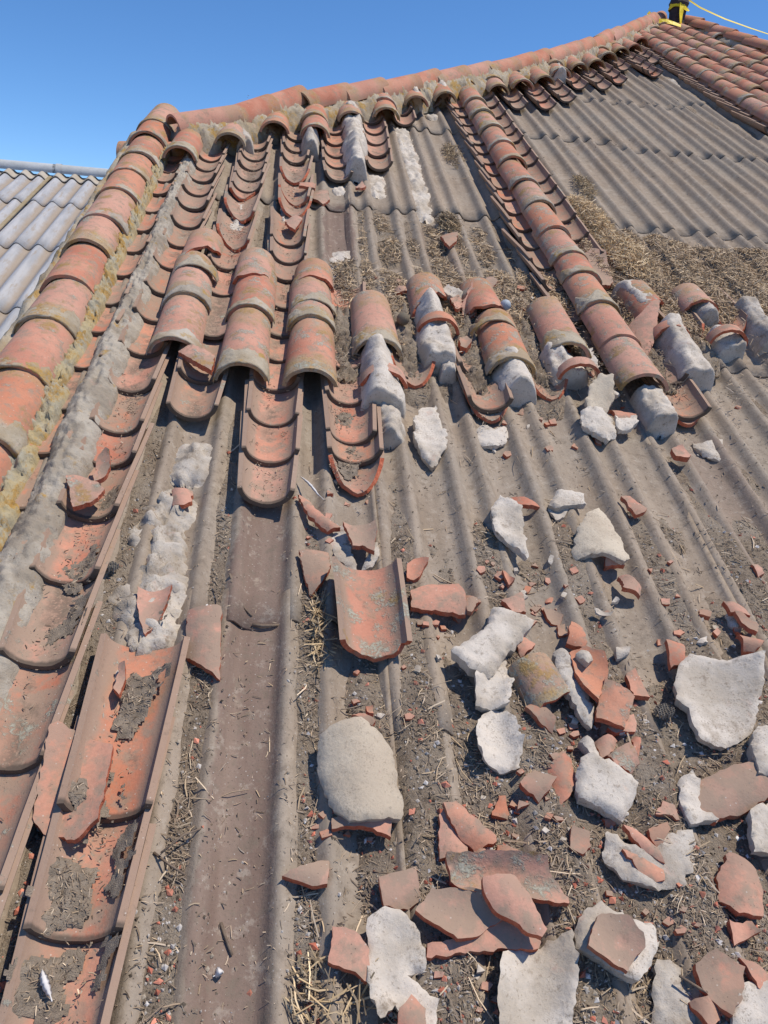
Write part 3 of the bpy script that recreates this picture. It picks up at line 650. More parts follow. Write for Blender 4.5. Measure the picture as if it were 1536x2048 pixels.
# ------------------------------------------------------------------ soil lying in the corrugations
def bx(x, a, b, e): return sstep(a-e, a+e, x)*sstep(b+e, b-e, x)
def zone(c, u):
    w = .06*fbm(c*5, u*3, 2, 3); c = c+w; u = u+w*3
    z = 1.05*sstep(1.30, .90, u)*sstep(.07, .17, c)
    z = np.maximum(z, .55*sstep(1.85, 1.35, u)*sstep(.10, .28, c)*sstep(1.0, .6, c))
    z = np.maximum(z, .75*sstep(1.85, 1.35, u)*sstep(.9, 1.0, c))*1.0
    z = np.maximum(z, 1.5*bx(u, 2.22, 2.75, .10)*bx(c, .12, 1.25, .05))
    z = np.maximum(z, 1.5*bx(u, 2.5, 3.25, .18)*bx(c, .10, 1.12, .05))
    z = np.maximum(z, .9*bx(u, 3.2, 3.9, .25)*bx(c, .22, 1.1, .05))
    z = np.maximum(z, 2.5*bx(u, 2.70, 3.72, .16)*sstep(1.26, 1.36, c))
    z = np.maximum(z, 1.0*bx(u, 3.3, 3.75, .2)*sstep(1.28, 1.36, c))
    z = np.maximum(z, .95*bx(u, 2.95, 4.0, .15)*bx(c, -.42, -.02, .05))
    z = np.maximum(z, .7*bx(c, 3.1, 3.5, .1)*bx(u, 5.0, 8.2, .3))
    z = z*(1-.9*bx(c, -.155, -.02, .012)*sstep(1.9, 1.7, u))
    return z
def soil_h(c, u):
    c, u = np.asarray(c, float), np.asarray(u, float)
    x = (c-W0)/PITCH; x = np.abs(x-np.round(x))*PITCH
    nw = sstep(.055, .078, x); zo = zone(c, u); far = sstep(5.2, 3.7, u)
    f1 = fbm(c*9, u*5, 7, 4); f2 = fbm(c*40, u*30, 3, 3)
    left = sstep(2.3, 1.9, u)*sstep(.0, -.1, c)
    narrow = -.004+.030*far*np.maximum(np.maximum(sstep(1.75, 1.45, u), left), .42*sstep(1.0, .8, c)*0+.35)+.016*zo+.014*f1
    wide = -.014+.033*zo+.020*f1*np.minimum(1, zo*1.4+.15)
    return nw*narrow+(1-nw)*wide+.0035*f2
def make_soil():
    us = [.22]
    while us[-1] < 8.0: us.append(us[-1]+.0085*(.75+us[-1]*.75))
    us = np.array(us); cs = np.arange(-.46, 3.4, .0115)
    Cg, Ug = np.meshgrid(cs, us); Z = soil_h(Cg, Ug)
    ok = (Z > prof(Cg)-.012)
    ok &= (Cg < .9+.62*Ug) & (Ug < np.array([ridge_u(x)-.15 for x in cs])[None, :])
    idx = np.arange(Cg.size).reshape(Cg.shape)
    q = np.stack([idx[:-1,:-1], idx[:-1,1:], idx[1:,1:], idx[1:,:-1]], -1)
    keep = ok[:-1,:-1] | ok[:-1,1:] | ok[1:,1:] | ok[1:,:-1]; q = q[keep]
    used, inv = np.unique(q, return_inverse=True)
    V = np.stack([Cg, Ug, Z], -1).reshape(-1, 3)[used]
    me = fastmesh('soil', V, inv.reshape(-1, 4), M_SOIL, smooth=True)
    o = link('soil', me, None, RM); tag(o, 'grey brown soil settled in the sheet corrugations', 'soil', kind='stuff')
make_soil()
def surf_h(c, u): return np.maximum(prof(c)+.004, soil_h(c, u))
def soil_patch(px, c0, z0, curve, h, seed, label, scale=55, cover_=.0):
    """loose soil lying in a channel tile whose bottom is at (c0, z0); follows the tile's curve"""
    pl = [P(x, y, z0+.02) for x, y in px]; cs = [p[0] for p in pl]; us = [p[1] for p in pl]
    X_, Y_ = np.meshgrid(np.arange(min(cs)-.025, max(cs)+.025, .004), np.arange(min(us)-.035, max(us)+.035, .004))
    poly = np.array(pl); A = np.stack([X_.ravel(), Y_.ravel()], -1)
    ins = np.array([inside(tuple(q), pl) for q in A]).astype(float)
    nb = len(pl); dist = np.full(len(A), 9.0)
    for i in range(nb):
        p0, p1 = poly[i], poly[(i+1) % nb]; e = p1-p0; tt = np.clip(((A-p0)@e)/(e@e), 0, 1); dist = np.minimum(dist, np.linalg.norm(A-p0-tt[:, None]*e, axis=1))
    d = (np.where(ins > 0, dist, -dist)).reshape(X_.shape)
    f = fbm(X_*scale+seed, Y_*scale, seed, 4)
    f2 = fbm(X_*24+seed*2, Y_*16, seed, 3)
    H = h*(np.clip(d/.03, -1.3, .8)*.9+1.0*f2+.6*f-.15)+.002*fbm(X_*200, Y_*200, seed, 2)
    base = z0-.0045+curve*(X_-c0)**2; Z = base+np.minimum(H, h*1.1)+.004*fbm(X_*110, Y_*110, seed+3, 3)
    keep = H > -.0035; idx = np.arange(X_.size).reshape(X_.shape)
    q = np.stack([idx[:-1,:-1], idx[:-1,1:], idx[1:,1:], idx[1:,:-1]], -1)
    k = keep[:-1,:-1] & keep[:-1,1:] & keep[1:,1:] & keep[1:,:-1]; q = q[k]
    used, inv = np.unique(q, return_inverse=True); V = np.stack([X_, Y_, Z], -1).reshape(-1, 3)[used]
    o = link('soil', fastmesh('soil', V, inv.reshape(-1, 4), M_SOILD, smooth=True), None, RM); tag(o, label, 'soil', kind='stuff')
    g = np.argwhere((H > .0015) & (rng.random(H.shape) < .40)); n = len(g)
    if n:
        Vs, Fs, cl = sticks(X_[g[:, 0], g[:, 1]], Y_[g[:, 0], g[:, 1]], Z[g[:, 0], g[:, 1]]+.001, .004+.012*rng.random(n)**2, np.full(n, .0016), rng.random(n)*6.28, rng.normal(0, .3, n), colours(n, [.08,.12,.22,.06,.30,.16,.06]))
        tag(link('chaff', fastmesh('chaff', Vs, Fs, M_STRAW, cl), None, RM), label.replace('soil', 'chaff'), 'chaff', kind='stuff')
# ------------------------------------------------------------------ straw, chaff and grit
def frame_ok(c, u, z):
    P3 = c[:, None]*_c+u[:, None]*_u+(z-CAM_H)[:, None]*_n
    x = 768+F_PX*P3[:, 0]/P3[:, 2]; y = 1024+F_PX*P3[:, 1]/P3[:, 2]
    return (x > -150) & (x < 1690) & (y < 2200)
def sample(n, umin=.25, umax=6.5, pw=1.9):
    a = rng.random(n); k = 1-pw
    lo, hi = (umin+.7)**k, (umax+.7)**k
    u = (lo+(hi-lo)*a)**(1/k)-.7
    c = -.45+rng.random(n)*(1.75+u*.75)
    return c, u
def sticks(c, u, z, L, wd, az, pitch, col, bend=.15):
    n = len(c); d = np.stack([np.cos(az)*np.cos(pitch), np.sin(az)*np.cos(pitch), np.sin(pitch)], -1)
    s = np.stack([-np.sin(az), np.cos(az), 0*az], -1); t = np.cross(d, s)
    p = np.stack([c, u, z], -1)
    bo = (rng.random(n)-.5)[:, None]*s*L[:, None]*bend + np.abs(rng.normal(0, .4, n))[:, None]*t*L[:, None]*bend*.4
    V = []
    for f, wsc in ((-.5, 1.0), (0, 1.1), (.5, .8)):
        q = p+d*(L*f)[:, None]+(bo if f == 0 else 0)
        for a in (0, 2.1, 4.2): V.append(q+(s*math.cos(a)+t*math.sin(a))*(wd*wsc/2)[:, None])
    V = np.stack(V, 1).reshape(-1, 3)
    f = []
    for r in (0, 1):
        for k in range(3): f.append((r*3+k, r*3+(k+1) % 3, r*3+3+(k+1) % 3, r*3+3+k))
    Fq = (np.arange(n)[:, None, None]*9+np.array(f)[None]).reshape(-1, 4)
    return V, Fq, np.repeat(col, 9, axis=0)
PAL = np.array([(.45,.345,.23),(.36,.275,.195),(.285,.22,.165),(.55,.445,.325),(.20,.155,.115),(.33,.265,.20),(.41,.335,.26)])
def colours(n, p=None, v=.2):
    c = PAL[rng.choice(len(PAL), n, p=p)]*(1+v*rng.normal(0, 1, n))[:, None]
    return np.concatenate([np.clip(c, .02, .9), np.ones((n, 1))], 1)
def litter(n, lmin, lmax, wd, name, label, thr=.001, umax=6.0, zb=.004, p=None, pw=1.9, sparse=.09):
    c, u = sample(n, umax=umax, pw=pw); s = soil_h(c, u); g = prof(c)+.004
    over = s-g
    keep = (over > thr) | (rng.random(n) < sparse*np.where((c > -.155) & (c < -.02) & (u < 1.7), .6, 1))
    keep &= frame_ok(c, u, 0*c) & (c > -.43+.0*u)
    keep &= (rng.random(n) < .45+1.1*fbm(c*16, u*11, 5, 3)) | (over < thr)
    keep &= ~((c < -.16) & (u > 1.95) & (u < 2.9))
    c, u = c[keep], u[keep]; n = len(c); z = np.maximum(soil_h(c, u), prof(c)+.004)+zb*rng.random(n)
    L = lmin+(lmax-lmin)*rng.random(n)**2.2; w = wd*(.6+.8*rng.random(n))*(1+.10*u)
    V, Fq, col = sticks(c, u, z, L*(1+.05*u), w, rng.random(n)*6.28, rng.normal(0, .22, n), colours(n, p))
    o = link(name, fastmesh(name, V, Fq, M_STRAW, col), None, RM)
    return tag(o, label, name, kind='stuff')
litter(140000, .005, .022, .0016, 'chaff', 'short broken chaff littering the soil between corrugations', p=[.10,.16,.22,.06,.18,.17,.11])
litter(5200, .02, .075, .0022, 'straw', 'loose pale straw stems strewn over the sheets', thr=-.004, zb=.010, p=[.34,.16,.05,.35,.02,.03,.05], sparse=.03)
# heavier straw lying in the belt below the upper sheets
def belt():
    n = 44000; m = 30000; c = np.concatenate([1.3+rng.random(m)*2.0, .1+rng.random(n-m)*1.05]); u = np.concatenate([2.5+rng.random(m)*1.4, 2.45+rng.random(n-m)*1.4])
    s = soil_h(c, u)-prof(c)-.003; k = s > .002+.006*rng.random(n); c, u = c[k], u[k]; n = len(c); z = soil_h(c, u)+.014*rng.random(n)
    V, Fq, col = sticks(c, u, z, .015+.05*rng.random(n)**1.5, .0022+.0016*rng.random(n), rng.random(n)*6.28, rng.normal(.05, .3, n), colours(n, [.30,.20,.10,.24,.04,.04,.08])*np.array([1.1, 1.06, .98, 1]))
    tag(link('straw', fastmesh('straw', V, Fq, M_STRAW, col), None, RM), 'matted straw belt below the upper corrugated sheets', 'straw', kind='stuff')
belt()
def grit(n, name, label, pal, smin, smax, thr, sparse, umax=4.0):
    c, u = sample(n, umax=umax, pw=2.2); s = soil_h(c, u)-prof(c)-.004
    keep = ((s > thr) | (rng.random(n) < sparse)) & frame_ok(c, u, 0*c); keep &= ~((c < -.16) & (u > 1.95))
    c, u = c[keep], u[keep]; n = len(c); r = smin+(smax-smin)*rng.random(n)**3; z = surf_h(c, u)+r*.3
    O = np.array([(1,0,0),(0,1,0),(-1,0,0),(0,-1,0),(0,0,.7),(0,0,-.7)], float)
    V = O[None]*r[:, None, None]*(1+.35*rng.normal(0, 1, (n, 6, 1)))
    a = rng.random(n)*6.28; ca, sa = np.cos(a)[:, None], np.sin(a)[:, None]
    V = np.stack([V[..., 0]*ca-V[..., 1]*sa, V[..., 0]*sa+V[..., 1]*ca, V[..., 2]], -1)+np.stack([c, u, z], -1)[:, None]
    f = np.array([(0,1,4),(1,2,4),(2,3,4),(3,0,4),(1,0,5),(2,1,5),(3,2,5),(0,3,5)])
    col = np.array(pal)[rng.integers(0, len(pal), n)]*(1+.2*rng.normal(0, 1, n))[:, None]
    col = np.concatenate([np.clip(col, .02, .8), np.ones((n, 1))], 1)
    o = link(name, fastmesh(name, V.reshape(-1, 3), (np.arange(n)[:, None, None]*6+f[None]).reshape(-1, 3), M_STRAW, np.repeat(col, 6, 0)), None, RM)
    tag(o, label, name, kind='stuff')
grit(60000, 'grit', 'fine grey and brown grit sprinkled over soil and sheets', [(.16,.13,.10),(.22,.18,.14),(.30,.26,.21),(.10,.08,.06),(.40,.37,.34)], .0009, .0042, .0, .16)
grit(5200, 'crumbs', 'small white mortar crumbs scattered among the rubble', [(.52,.50,.49),(.45,.43,.41)], .0015, .0065, .002, .03, 2.6)
grit(4800, 'crumbs', 'small red terracotta crumbs scattered among the rubble', [(.44,.15,.10),(.48,.20,.14)], .0015, .0075, .002, .02, 2.8)

# ------------------------------------------------------------------ loose pieces
CR = {1:(0,0), 2:(768,0), 3:(0,512), 4:(768,512), 5:(0,1024), 6:(768,1024), 7:(0,1536), 8:(768,1536)}
def inside(p, poly):
    x, y = p; r = False; j = len(poly)-1
    for i in range(len(poly)):
        a, b = poly[i], poly[j]
        if (a[1] > y) != (b[1] > y) and x < (b[0]-a[0])*(y-a[1])/(b[1]-a[1]+1e-12)+a[0]: r = not r
        j = i
    return r
MT = {'T': (M_SH, M_BR), 'D': (M_SHD, M_BR), 'L': (M_SHL, M_BR), 'M': (M_MW, M_MW), 'C': (M_MC, M_MW), 'G': (M_MG, M_MG)}
NSH = [0]
def piece(kind, crop, pts, label, z=None, bend=0.0, ax=90, tilt=(0, 0), thick=None, rough=None, res=None, parent=None, group=None, cat=None, name=None, thr=None):
    NSH[0] += 1; sd = NSH[0]*1.37
    terra = kind in 'TDL'
    if thick is None: thick = .0145 if terra else .024
    if res is None: res = .0075 if terra else .0075
    if rough is None: rough = .0009 if terra else .0055
    if crop: ox, oy = CR[crop]; pts = [(ox+x/2, oy+y/2) for x, y in pts]
    z0 = .034 if z is None else z
    pl = [P(x, y, z0+thick*.8) for x, y in pts]
    if terra and bend == 0 and not group: bend = random.choice([-1, -1, 1])*random.uniform(.005, .015); ax = random.uniform(0, 180)
    if not terra and bend == 0 and not group: bend = random.choice([-1, 1])*random.uniform(.008, .018); ax = random.uniform(60, 120)
    if z is None:
        cs = np.array([p[0] for p in pl]); us = np.array([p[1] for p in pl]); mc, mu = cs.mean(), us.mean()
        hh = [float(surf_h(np.array([a+(mc-a)*f]), np.array([b+(mu-b)*f]))[0]) for a, b in pl for f in (0, .35, .7)]
        z0 = float(np.percentile(hh, 80))-.003; pl = [P(x, y, z0+thick*.8) for x, y in pts]
    mc = sum(p[0] for p in pl)/len(pl); mu = sum(p[1] for p in pl)/len(pl)
    loc = [(a-mc, b-mu) for a, b in pl]
    ar = sum(loc[i-1][0]*loc[i][1]-loc[i][0]*loc[i-1][1] for i in range(len(loc)))
    if ar < 0: loc = loc[::-1]
    ring = []
    for i in range(len(loc)):
        a, b = np.array(loc[i]), np.array(loc[(i+1) % len(loc)]); L = np.linalg.norm(b-a); n = max(1, int(L/res)); nn = np.array([-(b-a)[1], (b-a)[0]])/(L+1e-9)
        amp = min(.045*L, .0022 if terra else .005)
        for k in range(n):
            f = k/n; w = 0 if k == 0 else amp*float(fbm(np.array([f*n*.6+sd*3+i*7.7]), np.array([sd]), 0, 2)[0])*2
            if k: w += random.uniform(-1, 1)*(.0011 if terra else .0016)
            ring.append(tuple(a+(b-a)*f+nn*w))
    x0, x1 = min(p[0] for p in ring), max(p[0] for p in ring); y0, y1 = min(p[1] for p in ring), max(p[1] for p in ring)
    ints = []
    y = y0+res*.6
    while y < y1:
        x = x0+res*.6
        while x < x1:
            q = (x+random.uniform(-.25, .25)*res, y+random.uniform(-.25, .25)*res)
            if inside(q, ring) and min((q[0]-r[0])**2+(q[1]-r[1])**2 for r in ring) > (res*.55)**2: ints.append(q)
            x += res
        y += res
    nr = len(ring)
    vv, ee, ff, *_ = delaunay_2d_cdt([Vector(p) for p in ring+ints], [(i, (i+1) % nr) for i in range(nr)], [], 1, 1e-6)
    A = np.array([(v.x, v.y) for v in vv]); RA = np.array(ring)
    axr = R(ax); perp = np.array([-math.sin(axr), math.cos(axr)]); d = A@perp; half = max(1e-4, np.abs(RA@perp).max())
    ed = np.sqrt(((A[:, None]-RA[None])**2).sum(-1)).min(1)
    base = bend*(1.5 if terra else 1.0)*(d/half)**2 + tilt[0]*A[:, 0]+tilt[1]*A[:, 1]
    nz = fbm(A[:, 0]*26+sd, A[:, 1]*26, sd, 4)+.7*fbm(A[:, 0]*85+sd, A[:, 1]*85, sd, 3)
    rnd = 0 if terra else -.22*thick*(1-np.minimum(1, ed/(.35*thick)))**2
    if bend > 0: base = base-bend*.35
    rw = 1.0 if terra else .30+.9*np.exp(-ed/.012)
    top = base+thick+rough*nz*2*rw+rnd; bot = base+(0 if terra else rough*fbm(A[:, 0]*20+9, A[:, 1]*20, sd, 3))
    nV = len(A)
    V = [(a[0], a[1], t) for a, t in zip(A, top)]+[(a[0]*(1 if terra else .94), a[1]*(1 if terra else .94), t) for a, t in zip(A, bot)]
    F_, mi, sm = [], [], []
    from collections import Counter
    ec = {}
    for f in ff:
        F_.append(tuple(f)); mi.append(0); sm.append(True); F_.append(tuple(i+nV for i in reversed(f))); mi.append(0); sm.append(True)
        for a, b in zip(f, list(f[1:])+[f[0]]): ec[(a, b)] = 1
    bd = [(a, b) for (a, b) in ec if (b, a) not in ec]
    for a, b in bd:
        i = len(V); V += [V[a], V[b], V[b+nV], V[a+nV]]; mid = None
        F_.append((i+3, i+2, i+1, i)[::-1] if False else (i, i+3, i+2, i+1)); mi.append(1); sm.append(False)
    nm = name or ('tile_shard' if terra else 'mortar_chunk')
    me = mesh(nm, V, F_, list(MT[kind]), mi, None, sm)
    M = TR(mc, mu, z0)
    if parent is not None: return link(nm, me, parent, parent.matrix_local.inverted() @ M if False else M)
    o = link(nm, me, None, RM @ M)
    tag(o, label, cat or ('tile shard' if terra else 'mortar'), group or ('loose terracotta shards on the sheets' if terra else 'loose mortar pieces on the sheets'))
    return o
X = piece
# --- lower right quarter
X('M', 8, [(1185,40),(1230,10),(1262,50),(1275,165),(1340,205),(1225,228),(1182,150)], 'white mortar lump under the big dusty shard at the frame edge', thick=.026)
X('D', 8, [(1255,55),(1300,20),(1390,-15),(1500,-20),(1560,20),(1560,110),(1440,172),(1330,195),(1265,180),(1248,120)], 'largest dusty terracotta shard, with red broken rim, leaning on white mortar', z=.052, bend=-.012, ax=20, tilt=(.15,.05), thr=1)
X('M', 8, [(1458,180),(1500,145),(1580,130),(1580,350),(1478,335)], 'white mortar slab cut by the picture edge below the big dusty shard')
X('M', 8, [(768,80),(785,-38),(830,-48),(940,-5),(1026,45),(1010,110),(972,190),(870,145),(780,115)], 'rectangular white mortar slab tilted up with a deep shadow beneath', z=.046, thick=.034, tilt=(-.08,.20), bend=-.010, ax=60)
X('D', 8, [(545,55),(600,-5),(690,40),(665,85),(625,125)], 'dusty square shard overlapping a pink one on a sheet ridge', z=.055, tilt=(.1,0))
X('T', 8, [(655,-20),(720,-55),(752,-40),(770,60),(745,110),(705,152),(668,50)], 'pink pointed shard standing behind the dusty square shard', z=.046, tilt=(.12,.1))
X('T', 8, [(460,110),(485,113),(507,200),(432,190)], 'small pink triangular shard above the heap of tiles')
X('T', 8, [(1115,130),(1160,150),(1187,202),(1085,186)], 'small pink triangular shard left of the big dusty shard')
X('D', 8, [(748,238),(822,252),(828,318),(792,350),(745,316)], 'small dusty squarish shard right of the tile heap')
X('T', 8, [(872,196),(905,190),(930,222),(890,230)], 'thumb sized red shard above the grey mortar bed')
X('G', 8, [(900,240),(985,300),(1060,345),(1110,290),(1180,240),(1240,240),(1255,330),(1205,470),(1100,490),(960,440),(880,350)], 'low crumbling white mortar bed carrying two pink shards', thick=.016, rough=.006)
X('T', 8, [(955,228),(1012,240),(1095,320),(1125,380),(1040,330)], 'slim dusty pink shard lying upper of two on crumbling mortar', z=.052, bend=-.006, ax=-45)
X('T', 8, [(1060,240),(1135,214),(1142,250),(1100,322),(1075,290)], 'stubby orange shard joined to the slim pink one', z=.048, tilt=(.2,0))
X('T', 8, [(952,325),(1040,355),(1125,392),(1122,450),(1070,466),(1010,400)], 'rounded pink shard lower of two on crumbling mortar', z=.050, bend=-.008, ax=-35)
X('T', 8, [(218,190),(236,165),(330,285),(335,335),(225,356)], 'orange shard lowest at the upper corner of the tile heap', z=.044)
X('T', 8, [(235,142),(290,130),(370,200),(448,272),(450,295),(370,322),(300,262)], 'pink elongated shard at the top corner of the tile heap', z=.058, bend=-.008, ax=-40, tilt=(.05,.1))
X('T', 8, [(460,292),(500,308),(595,368),(560,400),(455,362)], 'orange shard peeping from behind the long lichened tile', z=.046)
X('T', 8, [(350,345),(425,310),(425,345),(400,370)], 'narrow pink sliver behind the long lichened tile', z=.046)
X('L', 8, [(245,352),(440,358),(640,376),(655,412),(740,512),(740,545),(620,530),(480,510),(380,498),(300,482),(268,450)], 'long half tile with grey dust and green lichen across the heap', z=.062, bend=.022, ax=-8, tilt=(0,.10))
X('T', 8, [(392,442),(450,428),(530,424),(590,510),(655,640),(635,672),(560,640),(440,555),(400,490)], 'topmost pink shard of the heap, long and tapering', z=.090, bend=-.010, ax=-50, tilt=(.02,.12))
X('D', 8, [(125,572),(190,478),(300,490),(420,500),(482,592),(370,678),(290,694),(200,630)], 'wide dusty shard low in the heap with orange lower edge', z=.056, bend=.012, ax=-25)
X('T', 8, [(175,700),(290,680),(480,602),(632,690),(622,716),(400,732),(172,752)], 'long flat terracotta slice at the foot of the heap', z=.046, tilt=(0,.12))
X('D', 8, [(-20,430),(60,412),(130,394),(146,530),(100,560),(0,548)], 'half dusty half orange shard left of the tile heap', tilt=(.05,.05))
X('M', 8, [(470,745),(560,710),(745,655),(768,760),(760,900),(745,1060),(440,1070),(442,900)], 'big white mortar trough cast lying at the bottom of the picture', thick=.024, bend=.045, ax=80, rough=.0028)
X('M', 0, [(735,1835),(770,1812),(800,1820),(828,1850),(850,1900),(853,1935),(815,1950),(845,1975),(878,2000),(872,2050),(815,2060),(790,2010),(760,2040),(738,1990),(732,1930)], 'ragged white mortar strip beside an orange shard near the bottom', thick=.022, rough=.006)
X('T', 7, [(1330,630),(1375,635),(1440,670),(1478,725),(1482,852),(1400,810),(1312,776)], 'rounded bright orange shard touching the ragged white mortar strip', z=.050, bend=-.006, ax=60)
X('T', 8, [(62,960),(110,902),(168,960),(165,1060),(50,1060)], 'orange shard lying on white mortar at the very bottom edge', z=.062)
X('M', 8, [(768,640),(800,570),(868,532),(935,575),(1030,600),(1092,622),(1098,720),(1060,800),(1018,852),(950,822),(850,760),(770,712)], 'round white mortar cake with a dusty red bordered tile on top', thick=.034, bend=-.008)
X('D', 8, [(855,590),(905,582),(968,596),(1030,668),(1042,722),(1015,745),(980,810),(900,770),(808,722),(830,660)], 'dusty tile fragment with red rim sitting on round mortar cake', z=.080, thick=.012, tilt=(.05,.08))
X('T', 8, [(1345,410),(1385,334),(1440,365),(1492,402),(1532,480),(1526,586),(1420,582),(1352,520)], 'large orange pentagonal shard near the picture edge', bend=-.012, ax=70, z=.046)
X('T', 8, [(1365,622),(1470,614),(1496,665),(1440,690),(1400,712)], 'small red square shard below the large pentagonal one')
X('D', 8, [(1238,790),(1285,750),(1320,734),(1440,800),(1432,892),(1385,1000),(1330,940),(1280,880)], 'grey dusty shard leaning diagonally near the bottom right', z=.046, tilt=(.1,.1))
X('T', 8, [(1235,922),(1305,902),(1340,960),(1356,1002),(1300,1035)], 'small pink rectangular shard below the grey dusty one')
X('T', 8, [(1430,748),(1480,775),(1560,835),(1560,915),(1490,882)], 'red edged shard cut off by the picture edge near the bottom', z=.05, tilt=(-.2,0))
X('G', 8, [(1090,765),(1140,770),(1205,805),(1250,900),(1245,1060),(1090,1060),(1075,900)], 'crushed white mortar patch beside the round mortar cake', thick=.014, rough=.006)
X('M', 8, [(1440,858),(1500,840),(1570,860),(1570,1050),(1395,1050),(1400,960)], 'white mortar lump in the bottom corner below grey shard', thick=.026)
X('C', 0, [(640,1458),(668,1446),(722,1438),(765,1462),(790,1490),(798,1540),(812,1608),(806,1622),(745,1634),(700,1634),(668,1605),(650,1560),(635,1520)], 'large cream mortar slab with smooth back lying over the corrugations', z=.062, thick=.030, bend=-.038, ax=96, rough=.0020, tilt=(0,.08))
X('T', 0, [(664,1632),(700,1626),(745,1630),(784,1638),(783,1670),(765,1664),(735,1656),(700,1652),(664,1656)], 'orange tile lip showing under the large cream mortar slab', z=.046)
X('D', 7, [(1128,432),(1200,395),(1322,350),(1318,400),(1310,462),(1250,470),(1190,450)], 'pale dusty triangular shard alone below the cream slab', z=.046, tilt=(-.1,.05))
# --- middle right
X('M', 6, [(268,550),(320,515),(400,470),(440,378),(500,392),(605,422),(560,500),(480,580),(430,650),(340,625)], 'bright white wedge of mortar pointing up to the side', z=.040, thick=.040, tilt=(-.05,.05), bend=-.008, ax=50)
X('M', 6, [(358,665),(420,620),(492,580),(517,670),(500,772),(430,782),(368,768)], 'white cup shaped mortar below the bright wedge', thick=.024, bend=.028, ax=60)
X('M', 6, [(365,870),(395,800),(432,775),(475,790),(522,832),(552,930),(545,1022),(470,1030),(400,1005),(368,940)], 'oval white mortar dish half filled with soil', thick=.022, bend=.034, ax=95)
LC = tile_mesh('lichened_cover', .15, .150, .140, .066, True, 401, [terracotta('terracotta_mossy', 'cover', 1.0, 1.1, .72), M_BR], .10, lambda s: .12*max(0, s))
_c0, _u0 = P(1098, 1398, .06)
tag(link('cover_tile', LC, None, RM @ TR(_c0+.012, _u0-.012, .030, .30, .05, -.62, .80)), 'broken cover tile coated in yellow and grey lichen', 'roof tile')
X('G', 6, [(680,555),(715,540),(745,580),(770,660),(850,765),(838,850),(790,810),(735,725),(690,640)], 'pale mortar rim bonded along a tile beside the lichened cover', z=.044, thick=.030)
X('T', 6, [(742,560),(800,545),(872,580),(895,640),(890,690),(850,772),(800,720),(770,660)], 'pink tile core held in the pale mortar rim', z=.066, bend=.016, ax=-55)
X('M', 6, [(770,560),(790,550),(830,560),(840,585),(815,612),(795,590)], 'knuckle of mortar with yellow lichen on the pink tile core', z=.080, thick=.016)
X('L', 6, [(882,668),(940,700),(1002,742),(985,800),(970,852),(910,832),(856,812),(862,740)], 'red shard with brown lichen stain leaning on mortar', z=.068, bend=-.006, ax=60, tilt=(.1,.15))
X('T', 6, [(968,648),(1000,632),(1030,680),(1062,745),(1030,742),(995,738)], 'red wedge shard on a ridge right of the lichened pieces', z=.046)
X('T', 6, [(750,435),(798,438),(808,490),(812,542),(770,530),(735,512)], 'upright pink rectangular shard above the lichened cover', z=.046)
X('D', 6, [(635,396),(668,388),(716,420),(702,455),(670,450)], 'pale dusty shard with red edge beside pink rectangle')
X('T', 6, [(690,462),(740,448),(738,500),(700,498)], 'small orange shard squeezed beside the upright rectangle')
X('T', 6, [(473,342),(550,323),(572,392),(512,402)], 'square pink shard above the bright white wedge', z=.046)
X('T', 6, [(528,532),(560,494),(607,524),(590,550),(550,572)], 'small orange shard tucked under the bright white wedge', z=.04)
X('T', 6, [(108,312),(150,295),(180,284),(300,281),(326,330),(332,396),(220,388),(110,378)], 'long bright terracotta shard with white mortar along its edge', z=.050, bend=-.010, ax=5)
X('D', 6, [(328,328),(382,350),(350,402),(334,398)], 'sandy broken end lying against the long bright shard', z=.046)
X('D', 6, [(265,400),(330,400),(300,440),(278,425)], 'brown sliver in shade under the long bright shard')
X('T', 6, [(92,212),(118,192),(150,190),(176,202),(150,245),(120,266),(92,262)], 'leaf shaped pink shard above the long bright shard', z=.046, tilt=(.1,.15))
X('C', 0, [(1148,1088),(1160,1045),(1178,1022),(1200,1010),(1222,1030),(1245,1070),(1262,1112),(1250,1122),(1215,1106),(1185,1102),(1155,1104)], 'smooth white mortar bell flaring towards its lower edge', z=.052, thick=.022, bend=-.032, ax=100, rough=.0018)
X('M', 0, [(984,1010),(1000,990),(1020,998),(1042,1018),(1048,1060),(1056,1112),(1030,1092),(992,1068),(985,1045)], 'white mortar blade on a ridge, tapering to a point', z=.044, thick=.030)
X('T', 6, [(945,238),(980,250),(1036,290),(1034,318),(955,300)], 'small pink shard below the mortar bell', z=.044)
X('T', 0, [(1206,1102),(1240,1115),(1250,1130),(1215,1122)], 'orange chip hiding beneath the mortar bell', z=.034)
X('M', 6, [(1178,640),(1195,585),(1232,550),(1275,560),(1340,592),(1420,600),(1492,610),(1502,720),(1496,800),(1480,870),(1430,905),(1380,926),(1270,902),(1235,820),(1228,770),(1172,742)], 'huge white mortar cast, concave like the tile it held', z=.052, thick=.030, bend=.055, ax=104, rough=.0022, tilt=(.12,.04))
X('T', 6, [(1130,506),(1205,512),(1200,600),(1155,612),(1140,560)], 'pink rectangular shard at the huge white cast', z=.044)
X('T', 6, [(1090,516),(1128,508),(1126,536),(1096,532)], 'small square chip left of the pink rectangle by the huge cast')
X('T', 6, [(1358,355),(1410,365),(1450,385),(1466,416),(1390,396)], 'flat pink shard on the far ridge above a grey one', z=.046)
X('D', 6, [(1400,400),(1440,410),(1500,452),(1486,492),(1432,442)], 'grey blade shaped shard right of the small mortar nub', z=.046)
X('T', 6, [(1420,480),(1460,488),(1522,516),(1492,546),(1450,540)], 'broad pink shard below the grey blade', z=.046)
X('T', 6, [(1398,462),(1425,475),(1432,505),(1408,490)], 'red splinter beside the grey blade')
X('M', 6, [(1370,405),(1395,395),(1412,402),(1416,462),(1388,445)], 'small mortar nub left of the grey blade')
